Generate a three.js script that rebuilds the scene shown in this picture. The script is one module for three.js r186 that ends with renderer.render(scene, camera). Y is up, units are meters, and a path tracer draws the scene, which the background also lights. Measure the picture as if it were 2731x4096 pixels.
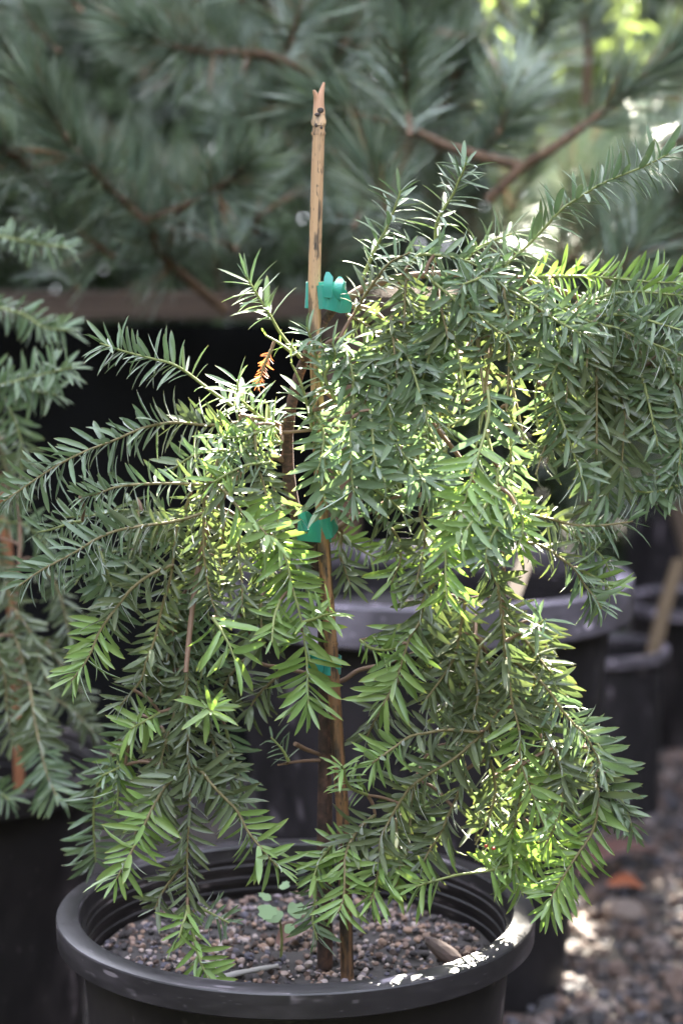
import * as THREE from 'three';
import { mergeGeometries, toCreasedNormals } from 'three/addons/utils/BufferGeometryUtils.js';

// ------------------------------------------------------------------ camera, sky, sun, exposure
const scene = new THREE.Scene();
const CAM = new THREE.Vector3(0, 0.75, 1.38), PITCH = 7.56 * Math.PI / 180, F = 8214;   // F: focal length in photo pixels (2731 x 4096)
const camera = new THREE.PerspectiveCamera(2 * Math.atan(2048 / F) * 180 / Math.PI, 2 / 3, 0.05, 60);
camera.position.copy(CAM);
camera.lookAt(CAM.x, CAM.y - Math.sin(PITCH), CAM.z - Math.cos(PITCH));
camera.focus = 1.315;
camera.userData.fStop = 4.9;

const SUN = new THREE.Vector3(0.14, 0.86, -0.72).normalize();
const EXPOSURE = 36;
{ // clear sky with a little haze near the horizon and round the sun
  const W = 256, H = 128, d = new Float32Array(W * H * 4), v = new THREE.Vector3();
  for (let j = 0; j < H; j++) for (let i = 0; i < W; i++) {
    const lat = ((j + 0.5) / H - 0.5) * Math.PI, lon = ((i + 0.5) / W - 0.5) * 2 * Math.PI;
    v.set(Math.cos(lat) * Math.cos(lon), Math.sin(lat), Math.cos(lat) * Math.sin(lon));
    const h = Math.max(0, v.y), k = Math.pow(1 - h, 2.6), c = Math.max(0, v.dot(SUN));
    const glow = 0.55 * Math.pow(c, 5) + 1.2 * Math.pow(c, 40);
    const o = (j * W + i) * 4, low = 0.33 * (v.y < 0 ? 0.35 : 1);
    d[o] = (0.47 + 0.26 * k + glow * 1.0) * low; d[o + 1] = (0.51 + 0.25 * k + glow * 0.93) * low; d[o + 2] = (0.66 + 0.18 * k + glow * 0.8) * low; d[o + 3] = 1;
  }
  const sky = new THREE.DataTexture(d, W, H, THREE.RGBAFormat, THREE.FloatType);
  sky.mapping = THREE.EquirectangularReflectionMapping; sky.magFilter = THREE.LinearFilter; sky.minFilter = THREE.LinearFilter; sky.needsUpdate = true;
  scene.background = sky; scene.environment = sky;
}
const sun = new THREE.DirectionalLight(new THREE.Color(1, 0.93, 0.80), 5);
sun.target.position.set(0, 0.4, -0.5); sun.position.copy(SUN).multiplyScalar(8).add(sun.target.position);
sun.castShadow = true; sun.shadow.mapSize.set(2048, 2048);
Object.assign(sun.shadow.camera, { left: -3, right: 3, top: 3, bottom: -3, near: 0.5, far: 20 });
scene.add(sun, sun.target);
const renderer = new THREE.WebGLRenderer({ antialias: true });
renderer.toneMapping = THREE.LinearToneMapping; renderer.toneMappingExposure = EXPOSURE;
renderer.shadowMap.enabled = true;

// ------------------------------------------------------------------ helpers
const V = (x, y, z) => new THREE.Vector3(x, y, z);
function rng(seed) { let a = seed >>> 0; return () => { a |= 0; a = a + 0x6D2B79F5 | 0; let t = Math.imul(a ^ a >>> 15, 1 | a); t = t + Math.imul(t ^ t >>> 7, 61 | t) ^ t; return ((t ^ t >>> 14) >>> 0) / 4294967296; }; }
const R = rng(7);
const lerp = (a, b, t) => a + (b - a) * t, clamp = (x, a = 0, b = 1) => Math.min(b, Math.max(a, x)), sstep = (a, b, x) => { const t = clamp((x - a) / (b - a)); return t * t * (3 - 2 * t); };
const FW = V(0, -Math.sin(PITCH), -Math.cos(PITCH)), UP = V(0, Math.cos(PITCH), -Math.sin(PITCH));
/** the point at depth plane z that the photograph shows at pixel (px, py): used once, to place real things at their distance */
function P(px, py, z) {
  const d = FW.clone().addScaledVector(V(1, 0, 0), (px - 1365.5) / F).addScaledVector(UP, -(py - 2048) / F);
  return CAM.clone().addScaledVector(d, (z - CAM.z) / d.z);
}
function project(p) { const q = p.clone().sub(CAM), w = q.dot(FW); return [1365.5 + F * q.x / w, 2048 - F * q.dot(UP) / w, w]; }
const taken = {};
function numbered(name) { const n = taken[name] = (taken[name] ?? -1) + 1; return n ? `${name}_${String(n).padStart(3, '0')}` : name; }
function tag(o, label, category, group, kind) { o.userData.label = label; o.userData.category = category; if (group) o.userData.group = group; if (kind) o.userData.kind = kind; return o; }
function thing(name, label, category, pos = [0, 0, 0], group) { const g = new THREE.Group(); g.name = numbered(name); g.position.set(...pos); scene.add(g); return tag(g, label, category, group); }
function mesh(name, geo, mat, parent) { const m = new THREE.Mesh(geo, mat); m.name = name; m.castShadow = m.receiveShadow = true; (parent || scene).add(m); if (parent && parent.isGroup && parent.userData.local) m.position.sub(parent.position); return m; }
const lin = (r, g, b) => new THREE.Color().setRGB(r, g, b);
function std(color, roughness, extra = {}) { return new THREE.MeshStandardMaterial({ color, roughness, metalness: 0, side: THREE.DoubleSide, ...extra }); }
// value noise
const perm = (() => { const r = rng(99), a = new Float32Array(65536); for (let i = 0; i < a.length; i++) a[i] = r(); return a; })();
function vnoise(x, y, per) {
  const xi = Math.floor(x), yi = Math.floor(y), fx = x - xi, fy = y - yi, u = fx * fx * (3 - 2 * fx), w = fy * fy * (3 - 2 * fy);
  const g = (i, j) => perm[((((i % per) + per) % per) * 131 + (((j % per) + per) % per) * 7919) & 65535];
  return lerp(lerp(g(xi, yi), g(xi + 1, yi), u), lerp(g(xi, yi + 1), g(xi + 1, yi + 1), u), w);
}
function fbm(x, y, per, oct = 5) { let s = 0, a = 0.5, n = 0; for (let o = 0; o < oct; o++) { s += a * vnoise(x, y, per); n += a; x *= 2; y *= 2; per *= 2; a *= 0.55; } return s / n; }
function texture(w, h, f, srgb = true, rep = [1, 1]) {
  const d = new Uint8Array(w * h * 4);
  for (let j = 0; j < h; j++) for (let i = 0; i < w; i++) { const c = f(i / w, j / h), o = (j * w + i) * 4; d[o] = 255 * clamp(c[0]); d[o + 1] = 255 * clamp(c[1]); d[o + 2] = 255 * clamp(c[2]); d[o + 3] = 255; }
  const t = new THREE.DataTexture(d, w, h); t.magFilter = THREE.LinearFilter; t.minFilter = THREE.LinearMipmapLinearFilter; t.generateMipmaps = true; t.wrapS = t.wrapT = THREE.RepeatWrapping; t.repeat.set(...rep);
  if (srgb) t.colorSpace = THREE.SRGBColorSpace; t.needsUpdate = true; return t;
}
/** tapered tube along a list of points (radii per point or two ends) */
function tube(pts, r0, r1 = r0, seg = 0, sides = 7, wob = 0, rr = R) {
  const curve = pts.length > 2 ? new THREE.CatmullRomCurve3(pts, false, 'centripetal') : new THREE.LineCurve3(pts[0], pts[1]);
  seg = seg || Math.max(2, pts.length * 3);
  const pos = [], nor = [], uv = [], idx = [], len = curve.getLength();
  let n = V(0.31, 0.12, 0.94), prev = null;
  for (let i = 0; i <= seg; i++) {
    const t = i / seg, p = curve.getPoint(t), T = curve.getTangent(t);
    n = n.clone().addScaledVector(T, -n.dot(T)); if (n.lengthSq() < 1e-6) n = V(1, 0, 0).addScaledVector(T, -T.x); n.normalize();
    const b = T.clone().cross(n), r = (Array.isArray(r0) ? r0[Math.min(r0.length - 1, Math.round(t * (r0.length - 1)))] : lerp(r0, r1, t)) * (1 + wob * (rr() - 0.5));
    for (let k = 0; k <= sides; k++) {
      const a = k / sides * Math.PI * 2, q = n.clone().multiplyScalar(Math.cos(a)).addScaledVector(b, Math.sin(a));
      pos.push(p.x + q.x * r, p.y + q.y * r, p.z + q.z * r); nor.push(q.x, q.y, q.z); uv.push(k / sides, t * len / 0.05);
    }
  }
  const w = sides + 1;
  for (let i = 0; i < seg; i++) for (let k = 0; k < sides; k++) { const a = i * w + k; idx.push(a, a + 1, a + w, a + 1, a + w + 1, a + w); }
  const c0 = pos.length / 3; // end caps
  for (const [i, s] of [[0, -1], [seg, 1]]) {
    const p = curve.getPoint(i / seg), T = curve.getTangent(i / seg), base = pos.length / 3;
    pos.push(p.x, p.y, p.z); nor.push(T.x * s, T.y * s, T.z * s); uv.push(0.5, 0);
    for (let k = 0; k <= sides; k++) { const a = (i * w + k) * 3; pos.push(pos[a], pos[a + 1], pos[a + 2]); nor.push(T.x * s, T.y * s, T.z * s); uv.push(0.5, 0); }
    for (let k = 0; k < sides; k++) s < 0 ? idx.push(base, base + 2 + k, base + 1 + k) : idx.push(base, base + 1 + k, base + 2 + k);
  }
  const g = new THREE.BufferGeometry();
  g.setAttribute('position', new THREE.Float32BufferAttribute(pos, 3)); g.setAttribute('normal', new THREE.Float32BufferAttribute(nor, 3)); g.setAttribute('uv', new THREE.Float32BufferAttribute(uv, 2)); g.setIndex(idx);
  return g;
}
/** holes cut through the added tree crown so sunbeams reach chosen spots */
const BEAMS = [];
function beam(px, py, z, r, clear = 0.6) { BEAMS.push([P(px, py, z), r, clear]); }
/** leaves left out of the plant up the beam, so sun reaches the spot */
function upBeam(p) { let c = 0; for (const [q, r, clear] of BEAMS) { if (q.z < -0.3 || r < 0.021) continue; const d = p.clone().sub(q), a = d.dot(SUN); if (a > 0.025 && d.addScaledVector(SUN, -a).length() < r * 0.75) c = Math.max(c, clear); } return c; }
function inBeam(p, pad = 0) { for (const [q, r] of BEAMS) { const d = p.clone().sub(q), a = d.dot(SUN); if (a > 0 && d.addScaledVector(SUN, -a).lengthSq() < (r + pad) * (r + pad)) return true; } return false; }
const Z0 = 0.04; // depth plane of the stake
beam(1000, 1770, 0.05, 0.062, 0.8); beam(1120, 1350, 0.03, 0.020);
beam(1890, 2050, 0.09, 0.062, 0.8); beam(1990, 2200, 0.06, 0.02); 
beam(2310, 2890, 0.08, 0.026); beam(2330, 1060, 0.03, 0.020);
beam(1800, 3790, 0.09, 0.034, 0.9); beam(1960, 3740, 0.06, 0.030, 0.9); 
beam(1350, 1150, 0.045, 0.014);
const PINE_BEAMS = BEAMS.length;
beam(2280, 90, -1.35, 0.13); beam(2600, 160, -1.35, 0.13);   beam(2470, -20, -1.80, 0.20); beam(2120, 0, -1.80, 0.20); beam(2700, 180, -1.80, 0.12);
const PINE_END = BEAMS.length;
function nearPineBeam(p, from) { for (let i = PINE_BEAMS; i < PINE_END; i++) { const [q, r] = BEAMS[i], d = p.clone().sub(q), a = d.dot(SUN); if (a > from && d.addScaledVector(SUN, -a).length() < r * 0.9 + 0.03) return true; } return false; }
{ const r = rng(515); for (let i = 0; i < 7; i++) beam(1400 + 1200 * r(), 1000 + 1050 * r(), 0.02 + 0.05 * r(), 0.006 + 0.008 * r()); for (let i = 0; i < 2; i++) beam(1500 + 900 * r(), 2450 + 900 * r(), 0.05 + 0.03 * r(), 0.005 + 0.006 * r()); for (let i = 0; i < 2; i++) beam(650 + 500 * r(), 2000 + 600 * r(), 0.07, 0.004 + 0.005 * r()); }

// ------------------------------------------------------------------ ground
const groundTex = texture(512, 512, (u, v) => { const a = fbm(u * 24, v * 24, 24, 4), b = fbm(u * 6 + 3, v * 6, 6, 4); const k = 0.07 + 0.18 * a + 0.08 * (b - 0.5); return [k * 1.12, k * 0.98, k * 0.88]; }, true, [30, 30]);
const ground = new THREE.Mesh(new THREE.PlaneGeometry(30, 30), new THREE.MeshStandardMaterial({ map: groundTex, roughness: 0.95, bumpMap: groundTex, bumpScale: 0.01 }));
ground.name = 'ground'; ground.rotation.x = -Math.PI / 2; ground.receiveShadow = true; tag(ground, 'dark gravel and soil ground between the pots', 'ground', null, 'structure'); scene.add(ground);

function stoneGeo(seed) {
  const r = rng(seed), g = new THREE.IcosahedronGeometry(1, 1), p = g.attributes.position, f = [];
  for (let i = 0; i < 5; i++) f.push([V(r() - 0.5, r() - 0.5, r() - 0.5).normalize(), 0.62 + 0.3 * r()]);
  for (let i = 0; i < p.count; i++) { const q = V(p.getX(i), p.getY(i), p.getZ(i)); for (const [n, d] of f) { const a = q.dot(n); if (a > d) q.addScaledVector(n, (d - a) * 0.85); } p.setXYZ(i, q.x, q.y, q.z); }
  g.computeVertexNormals(); return g;
}
const stoneGeos = [1, 2, 3, 4, 5].map(stoneGeo);
const stoneTones = [[0.16, 0.12, 0.10], [0.09, 0.08, 0.08], [0.24, 0.17, 0.13], [0.12, 0.12, 0.14], [0.20, 0.13, 0.09], [0.05, 0.045, 0.045], [0.32, 0.27, 0.24], [0.14, 0.09, 0.065]].map(c => std(lin(c[0] * 0.36, c[1] * 0.33, c[2] * 0.33), 0.75));
function place(o, x, y, z, s, rr, flat = 0.65) { o.position.set(x, y, z); o.rotation.set(rr() * 0.7, rr() * 6.3, rr() * 0.7); o.scale.set(s * (0.8 + 0.5 * rr()), s * flat * (0.8 + 0.4 * rr()), s * (0.8 + 0.4 * rr())); }
{
  const rr = rng(21), seen = [], rest = [];
  for (let i = 0; i < 7000; i++) {
    const x = lerp(0.08, 0.85, rr()), z = lerp(-0.45, -2.0, Math.pow(rr(), 1.2)), s = 0.0035 + 0.0075 * Math.pow(rr(), 2.0), t = Math.floor(rr() * stoneTones.length), gi = Math.floor(rr() * 5);
    const [px, py] = project(V(x, 0, z));
    (px > 2230 && px < 2760 && py > 3350 && py < 4120 && s > 0.0052 ? seen : rest).push([x, z, s, t, gi]);
  }
  seen.sort((a, b) => b[2] - a[2]); rest.push(...seen.splice(300));
  for (const [x, z, s, t, gi] of seen) { const m = new THREE.Mesh(stoneGeos[gi], stoneTones[t]); m.name = 'stone'; m.castShadow = m.receiveShadow = true; place(m, x, s * 0.3, z, s, rr); m.position.set(x, -z, s * 0.3); m.rotation.set(rr() * 6, rr() * 0.6, rr() * 6); m.scale.set(s, s * 0.95, s * 0.7); ground.add(m); }
  const im = new THREE.InstancedMesh(stoneGeos[0], std(lin(1, 1, 1), 0.8), rest.length), o = new THREE.Object3D();
  rest.forEach(([x, z, s, t], i) => { place(o, x, s * 0.3, z, s, rr); o.updateMatrix(); im.setMatrixAt(i, o.matrix); im.setColorAt(i, stoneTones[t].color); });
  im.name = 'loose_gravel'; im.castShadow = im.receiveShadow = true; tag(im, 'loose mixed gravel lying on the dark ground', 'gravel', null, 'stuff'); scene.add(im);
}

// ------------------------------------------------------------------ pots
const potTexes = [3, 17].map(s => texture(512, 256, (u, v) => { const a = fbm(u * 16 + s, v * 8, 64, 5), b = fbm(u * 64, v * 32 + s, 64, 3), sp = sstep(0.70, 0.78, fbm(u * 48 + s, v * 24, 96, 2)); const k = 0.115 + 0.085 * sstep(0.45, 0.75, a) + 0.05 * (b - 0.5) + 0.22 * sp * sstep(0.5, 0.62, a) + 0.12 * sstep(0.82, 0.87, fbm(u * 240 + s * 3, v * 90, 512, 2)); return [k * 1.03, k, k * 1.02]; }));
const potRough = texture(256, 256, (u, v) => { const a = fbm(u * 12, v * 12, 12, 5); const k = 0.30 + 0.35 * a; return [k, k, k]; }, false);
const potMat = new THREE.MeshPhysicalMaterial({ map: potTexes[0], color: lin(0.72, 0.62, 0.60), roughnessMap: potRough, roughness: 1, specularIntensity: 0.55, side: THREE.DoubleSide });
const rimMat = new THREE.MeshPhysicalMaterial({ map: potTexes[0], color: lin(1.15, 1.05, 1.1), roughnessMap: potRough, roughness: 0.85, side: THREE.DoubleSide });  // paler copy of the wall plastic: sky light on the rim put into its colour
const potRimSkyMat = new THREE.MeshStandardMaterial({ map: potTexes[1], color: lin(4.2, 3.8, 4.3), roughnessMap: potRough, roughness: 1.15, side: THREE.DoubleSide }); // rims: colour lightened to stand in for reflected sky; walls use the dark copy
const potMatDark = new THREE.MeshPhysicalMaterial({ map: potTexes[1], color: lin(0.85, 0.75, 0.80), roughnessMap: potRough, roughness: 1.25, specularIntensity: 0.5, side: THREE.DoubleSide });
const lathe = (prof, n = 96) => toCreasedNormals(new THREE.LatheGeometry(prof.map(([x, y]) => new THREE.Vector2(x, y)), n), 0.5);
/** nursery pot: wall with inner steps, rolled rim with a skirt, base with thickness */
function nurseryPot(label, x, z, h, rTop, rBase, rimW, rimH, mat, rimMat = mat) {
  const g = thing('nursery_pot', label, 'pot', [x, 0, z]);
  const ro = rTop - rimW * 1.02, e = rimW * 0.12, wall = [[0, 0.006], [rBase - 0.012, 0.006], [rBase - 0.004, 0], [rBase, 0.004]];
  for (let i = 1; i <= 12; i++) { const t = i / 12; wall.push([lerp(rBase, ro, t), lerp(0.004, h - rimH * 0.5, t)]); }
  const wt = 0.003;
  for (let i = 0; i <= 7; i++) { const y = h - rimH * 0.55 - i * 0.0045, r = lerp(rBase, ro, y / h) - wt - (i % 2 ? 0.0008 : 0); wall.push([r, y + 0.0006], [r, y - 0.0032]); }
  wall.push([lerp(rBase, ro, 0.3) - wt, h * 0.3], [rBase - wt, 0.012], [0, 0.012]);
  mesh('wall', lathe(wall), mat, g);
  const rim = [[ro + 0.001, h - rimH * 0.35], [rTop - 0.004, h - rimH * 0.80], [rTop - 0.002, h - rimH], [rTop, h - rimH * 0.93], [rTop + e * 0.3, h - e * 0.9], [rTop, h - e * 0.35], [rTop - e * 0.6, h], [rTop - rimW + e * 0.6, h + 0.0004], [rTop - rimW, h - e * 0.6], [rTop - rimW - 0.0012, h - rimH * 0.6], [rTop - rimW + 0.0005, h - rimH * 0.7]];
  mesh('rim', lathe(rim, 128), rimMat, g);
  return g;
}
const POT = V(-0.0314, 0, 0), RIM = 0.29;
nurseryPot('large black plastic pot in front holding the weeping plant', POT.x, POT.z, RIM, 0.165, 0.128, 0.0155, 0.0185, potMat, rimMat);
nurseryPot('black plastic pot in deep shade at the left edge', -0.37, -0.43, 0.285, 0.165, 0.130, 0.0155, 0.0185, potMat);
nurseryPot('large dark grey pot standing behind the weeping plant', 0.08, -0.65, 0.42, 0.210, 0.146, 0.018, 0.040, potMatDark, potRimSkyMat);
nurseryPot('small grey round pot with an open rim right of the large grey pot', 0.335, -1.27, 0.222, 0.094, 0.084, 0.009, 0.014, potMatDark, potRimSkyMat);
nurseryPot('black pot half hidden behind the small grey round pot', 0.545, -1.66, 0.215, 0.125, 0.105, 0.010, 0.015, potMat, potRimSkyMat);
nurseryPot('farthest pale rimmed pot at the right edge', 0.62, -2.05, 0.36, 0.16, 0.13, 0.014, 0.022, potMatDark, potRimSkyMat);

function soilDisc(name, label, x, y, z, r, amp, mat) {
  const g = new THREE.CircleGeometry(r, 48, 0, Math.PI * 2), rings = 10, pos = [], idx = [];
  pos.push(0, amp * 0.4, 0);
  for (let i = 1; i <= rings; i++) for (let k = 0; k < 48; k++) { const a = k / 48 * Math.PI * 2, rr = r * i / rings; pos.push(rr * Math.cos(a), amp * (fbm(rr * Math.cos(a) * 60 + 40, rr * Math.sin(a) * 60 + 40, 128, 3) - 0.5 + 0.3 * (1 - i / rings)), rr * Math.sin(a)); }
  for (let k = 0; k < 48; k++) { idx.push(0, 1 + (k + 1) % 48, 1 + k); for (let i = 0; i < rings - 1; i++) { const a = 1 + i * 48 + k, b = 1 + i * 48 + (k + 1) % 48; idx.push(a, b, a + 48, b, b + 48, a + 48); } }
  g.setIndex(idx); g.setAttribute('position', new THREE.Float32BufferAttribute(pos, 3)); g.deleteAttribute('uv'); g.computeVertexNormals();
  const m = mesh(numbered(name), g, mat); m.position.set(x, y, z); return tag(m, label, 'soil');
}
const soilMat = std(lin(0.035, 0.030, 0.028), 0.95);
const soilY = 0.252, soil = soilDisc('potting_mix', 'pale pebbly potting mix filling the large front pot', POT.x, soilY, POT.z, 0.1425, 0.012, soilMat);
soilDisc('potting_mix', 'dark soil deep inside the small grey round pot', 0.335, 0.165, -1.27, 0.082, 0.006, soilMat);
soilDisc('potting_mix', 'dark soil inside the large grey pot behind the plant', 0.08, 0.365, -0.65, 0.184, 0.006, soilMat);
{
  const rr = rng(5), seen = [], rest = [];
  const tones = [[0.30, 0.22, 0.17], [0.42, 0.35, 0.30], [0.22, 0.16, 0.13], [0.10, 0.10, 0.13], [0.34, 0.24, 0.17], [0.06, 0.055, 0.06], [0.50, 0.45, 0.42], [0.28, 0.25, 0.27], [0.045, 0.038, 0.035], [0.05, 0.045, 0.045], [0.08, 0.05, 0.035], [0.06, 0.04, 0.03]].map(c => std(lin(c[0] * 0.62, c[1] * 0.56, c[2] * 0.55), 0.8));
  for (let i = 0; i < 2700; i++) {
    const a = rr() * 6.283, r = 0.139 * Math.sqrt(rr()), x = r * Math.cos(a), z = r * Math.sin(a), s = 0.0011 + 0.0021 * Math.pow(rr(), 1.6), t = Math.floor(rr() * tones.length), gi = Math.floor(rr() * 5);
    const y = 0.012 * (fbm(x * 60 + 40, z * 60 + 40, 128, 3) - 0.5 + 0.3 * (1 - r / 0.1425)) + s * 0.35 + 0.002 * rr();
    const q = [x, y, z, s, t, gi]; (z < 0.09 && s > 0.0018 ? seen : rest).push(q);
  }
  seen.sort((a, b) => b[3] - a[3]); rest.push(...seen.splice(300));
  for (const [x, y, z, s, t, gi] of seen) { const m = new THREE.Mesh(stoneGeos[gi], tones[t]); m.name = 'pebble'; m.castShadow = m.receiveShadow = true; place(m, x, y, z, s, rr, 0.75); soil.add(m); }
  const im = new THREE.InstancedMesh(stoneGeos[1], std(lin(1, 1, 1), 0.85), rest.length), o = new THREE.Object3D();
  rest.forEach(([x, y, z, s, t], i) => { place(o, x, y, z, s, rr, 0.75); o.updateMatrix(); im.setMatrixAt(i, o.matrix); im.setColorAt(i, tones[t].color); });
  im.name = 'fine_pebbles'; im.userData.kind = 'stuff'; im.castShadow = im.receiveShadow = true; soil.add(im);
}

// ------------------------------------------------------------------ background: hedge, pine, rail, added shade tree
const leafQuad = (w, l) => { const g = new THREE.BufferGeometry(); g.setAttribute('position', new THREE.Float32BufferAttribute([0, 0, 0, -w / 2, l * 0.45, l * 0.06, 0, l * 0.5, -l * 0.03, w / 2, l * 0.45, l * 0.06, 0, l, l * 0.02], 3)); g.setIndex([0, 2, 1, 0, 3, 2, 1, 2, 4, 2, 3, 4]); g.computeVertexNormals(); return g; };
function leafMaterial(color, extra = {}) { return new THREE.MeshPhysicalMaterial({ color, roughness: 0.95, metalness: 0, side: THREE.DoubleSide, transmission: 0.32, thickness: 0, clearcoat: 0.5, clearcoatRoughness: 0.4, ...extra }); }
{ // dense dark shrubs closing the view
  const rr = rng(31), n = 130000, im = new THREE.InstancedMesh(leafQuad(0.032, 0.055), leafMaterial(lin(1, 1, 1), { clearcoat: 0.3 }), n), o = new THREE.Object3D(), c = new THREE.Color();
  for (let i = 0; i < n; i++) {
    const x = lerp(-2.2, 2.4, rr()), y = 1.75 * Math.pow(rr(), 0.8), bulge = 0.16 * Math.sin(x * 3.1 + 1) + 0.12 * Math.sin(x * 7 + y * 5);
    o.position.set(x, y, -2.35 + bulge - 0.55 * Math.pow(rr(), 1.5)); if (nearPineBeam(o.position, 0.12) && rr() < 0.7) o.position.z -= 0.8; o.rotation.set(rr() * 2.4 - 0.4, rr() * 6.28, rr() * 2 - 1); o.scale.setScalar(0.6 + 0.8 * rr()); o.updateMatrix(); im.setMatrixAt(i, o.matrix);
    const k = 0.6 + 0.8 * rr(); im.setColorAt(i, c.setRGB(0.045 * k, 0.075 * k, 0.022 * k));
  }
  im.name = 'hedge'; im.castShadow = im.receiveShadow = true; tag(im, 'dense dark leafy hedge closing the view behind the pine', 'hedge', null, 'stuff'); scene.add(im);
  // unseen shrubs added beside and behind the camera, to keep light coming from above
  const m2 = 17000, im2 = new THREE.InstancedMesh(leafQuad(0.12, 0.20), leafMaterial(lin(1, 1, 1), { clearcoat: 0.2, transmission: 0.15 }), m2);
  for (let i = 0; i < m2; i++) {
    const t = rr(), y = 2.0 * Math.pow(rr(), 0.85), off = 0.7 * Math.pow(rr(), 1.5) + 0.15 * Math.sin(t * 40);
    if (t < 0.33) o.position.set(-1.9 - off, y, lerp(-2.4, 3.2, t / 0.33)); else if (t < 0.67) o.position.set(lerp(-2.2, 2.2, (t - 0.33) / 0.34), y, 2.9 + off); else o.position.set(1.9 + off, y, lerp(3.2, -2.4, (t - 0.67) / 0.33));
    o.rotation.set(rr() * 2.4 - 0.4, rr() * 6.28, rr() * 2 - 1); o.scale.setScalar(0.6 + 0.8 * rr()); o.updateMatrix(); im2.setMatrixAt(i, o.matrix);
    const k = 0.6 + 0.8 * rr(); im2.setColorAt(i, c.setRGB(0.045 * k, 0.070 * k, 0.024 * k));
  }
  im2.name = 'added_shrubs'; im2.castShadow = im2.receiveShadow = true; tag(im2, 'unseen dark shrubs added around the scene to block low light', 'shrubs', null, 'stuff'); scene.add(im2);
}
{ // unseen tree added to block the sun; beam gaps in its crown make dapples
  const g = thing('added_shade_tree', 'unseen broadleaf tree added to block the sun, crown gaps shaped for dapples', 'tree', [1.2, 0, -4.6]);
  const bark = std(lin(0.10, 0.075, 0.055), 0.9), rr = rng(61), C = V(0, 0.6, -0.7).addScaledVector(SUN, 3.3), base = V(1.2, 0, -4.6);
  const loc = p => p.clone().sub(base);
  mesh('trunk', tube([V(0, 0, 0), V(-0.1, 1.2, 0.25), loc(C).add(V(0.3, -0.5, -0.5))], 0.13, 0.06, 12, 10), bark, g);
  const ex = V(1, 0, 0).addScaledVector(SUN, -SUN.x).normalize(), ey = SUN.clone().cross(ex);
  for (let k = 0; k < 7; k++) { const a = k / 7 * 6.283; mesh('limb', tube([loc(C).add(V(0.3, -0.55, -0.52)), loc(C).addScaledVector(ex, Math.cos(a) * 0.8).addScaledVector(ey, Math.sin(a) * 0.8).add(V(0, -0.35, 0)), loc(C).addScaledVector(ex, Math.cos(a) * 1.6).addScaledVector(ey, Math.sin(a) * 1.6)].filter(p => true), 0.035, 0.006, 8, 6), bark, g); }
  const n = 160000, mats = [], cols = [];
  const o = new THREE.Object3D();
  for (let i = 0; i < n; i++) {
    const a = rr() * 6.283, r = 2.0 * Math.sqrt(rr()), p = C.clone().addScaledVector(ex, r * Math.cos(a)).addScaledVector(ey, r * Math.sin(a)).addScaledVector(SUN, (rr() - 0.5) * 0.9);
    if (inBeam(p, 0.024)) continue;
    o.position.copy(p).sub(base); o.rotation.set(rr() * 6.3, rr() * 6.3, rr() * 6.3); o.scale.setScalar(0.7 + 0.6 * rr()); o.updateMatrix(); mats.push(o.matrix.clone()); cols.push(0.7 + 0.6 * rr());
  }
  const im = new THREE.InstancedMesh(leafQuad(0.042, 0.065), leafMaterial(lin(1, 1, 1), { transmission: 0.12 }), mats.length), c = new THREE.Color();
  mats.forEach((m, i) => { im.setMatrixAt(i, m); im.setColorAt(i, c.setRGB(0.06 * cols[i], 0.10 * cols[i], 0.03 * cols[i])); });
  im.name = 'crown'; im.userData.kind = 'stuff'; im.castShadow = im.receiveShadow = true; g.add(im);
}
{ // timber rail; black panel below stands in for the deep shade there
  const wood = new THREE.MeshStandardMaterial({ map: texture(512, 64, (u, v) => { const a = fbm(u * 6, v * 24, 128, 5), k = 0.24 + 0.26 * (a - 0.4); return [k * 1.12, k * 0.93, k * 0.80]; }, true, [2, 1]), roughness: 0.9 });
  const g = thing('timber_rail', 'weathered brown timber rail behind the left side of the pine', 'rail', [-0.6, 0, -1.32]);
  const b = mesh('beam', new THREE.BoxGeometry(1.5, 0.034, 0.05), wood, g); b.position.set(0, 0.665, 0);
  for (const x of [-0.55, 0.6]) { const p = mesh('post', new THREE.BoxGeometry(0.05, 0.648, 0.046), wood, g); p.position.set(x, 0.324, -0.002); }
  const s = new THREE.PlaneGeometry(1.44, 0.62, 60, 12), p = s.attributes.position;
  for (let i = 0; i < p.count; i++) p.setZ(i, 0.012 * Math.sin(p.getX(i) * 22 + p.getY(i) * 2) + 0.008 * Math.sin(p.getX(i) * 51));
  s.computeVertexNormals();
  const m = mesh('shade_panel', s, new THREE.MeshPhysicalMaterial({ color: lin(0.006, 0.006, 0.006), roughness: 1, specularIntensity: 0.2, side: THREE.DoubleSide })); m.position.set(-0.6, 0.325, -1.40); tag(m, 'black panel added to stand for the deep shade below the timber rail', 'sheet');
}
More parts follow.
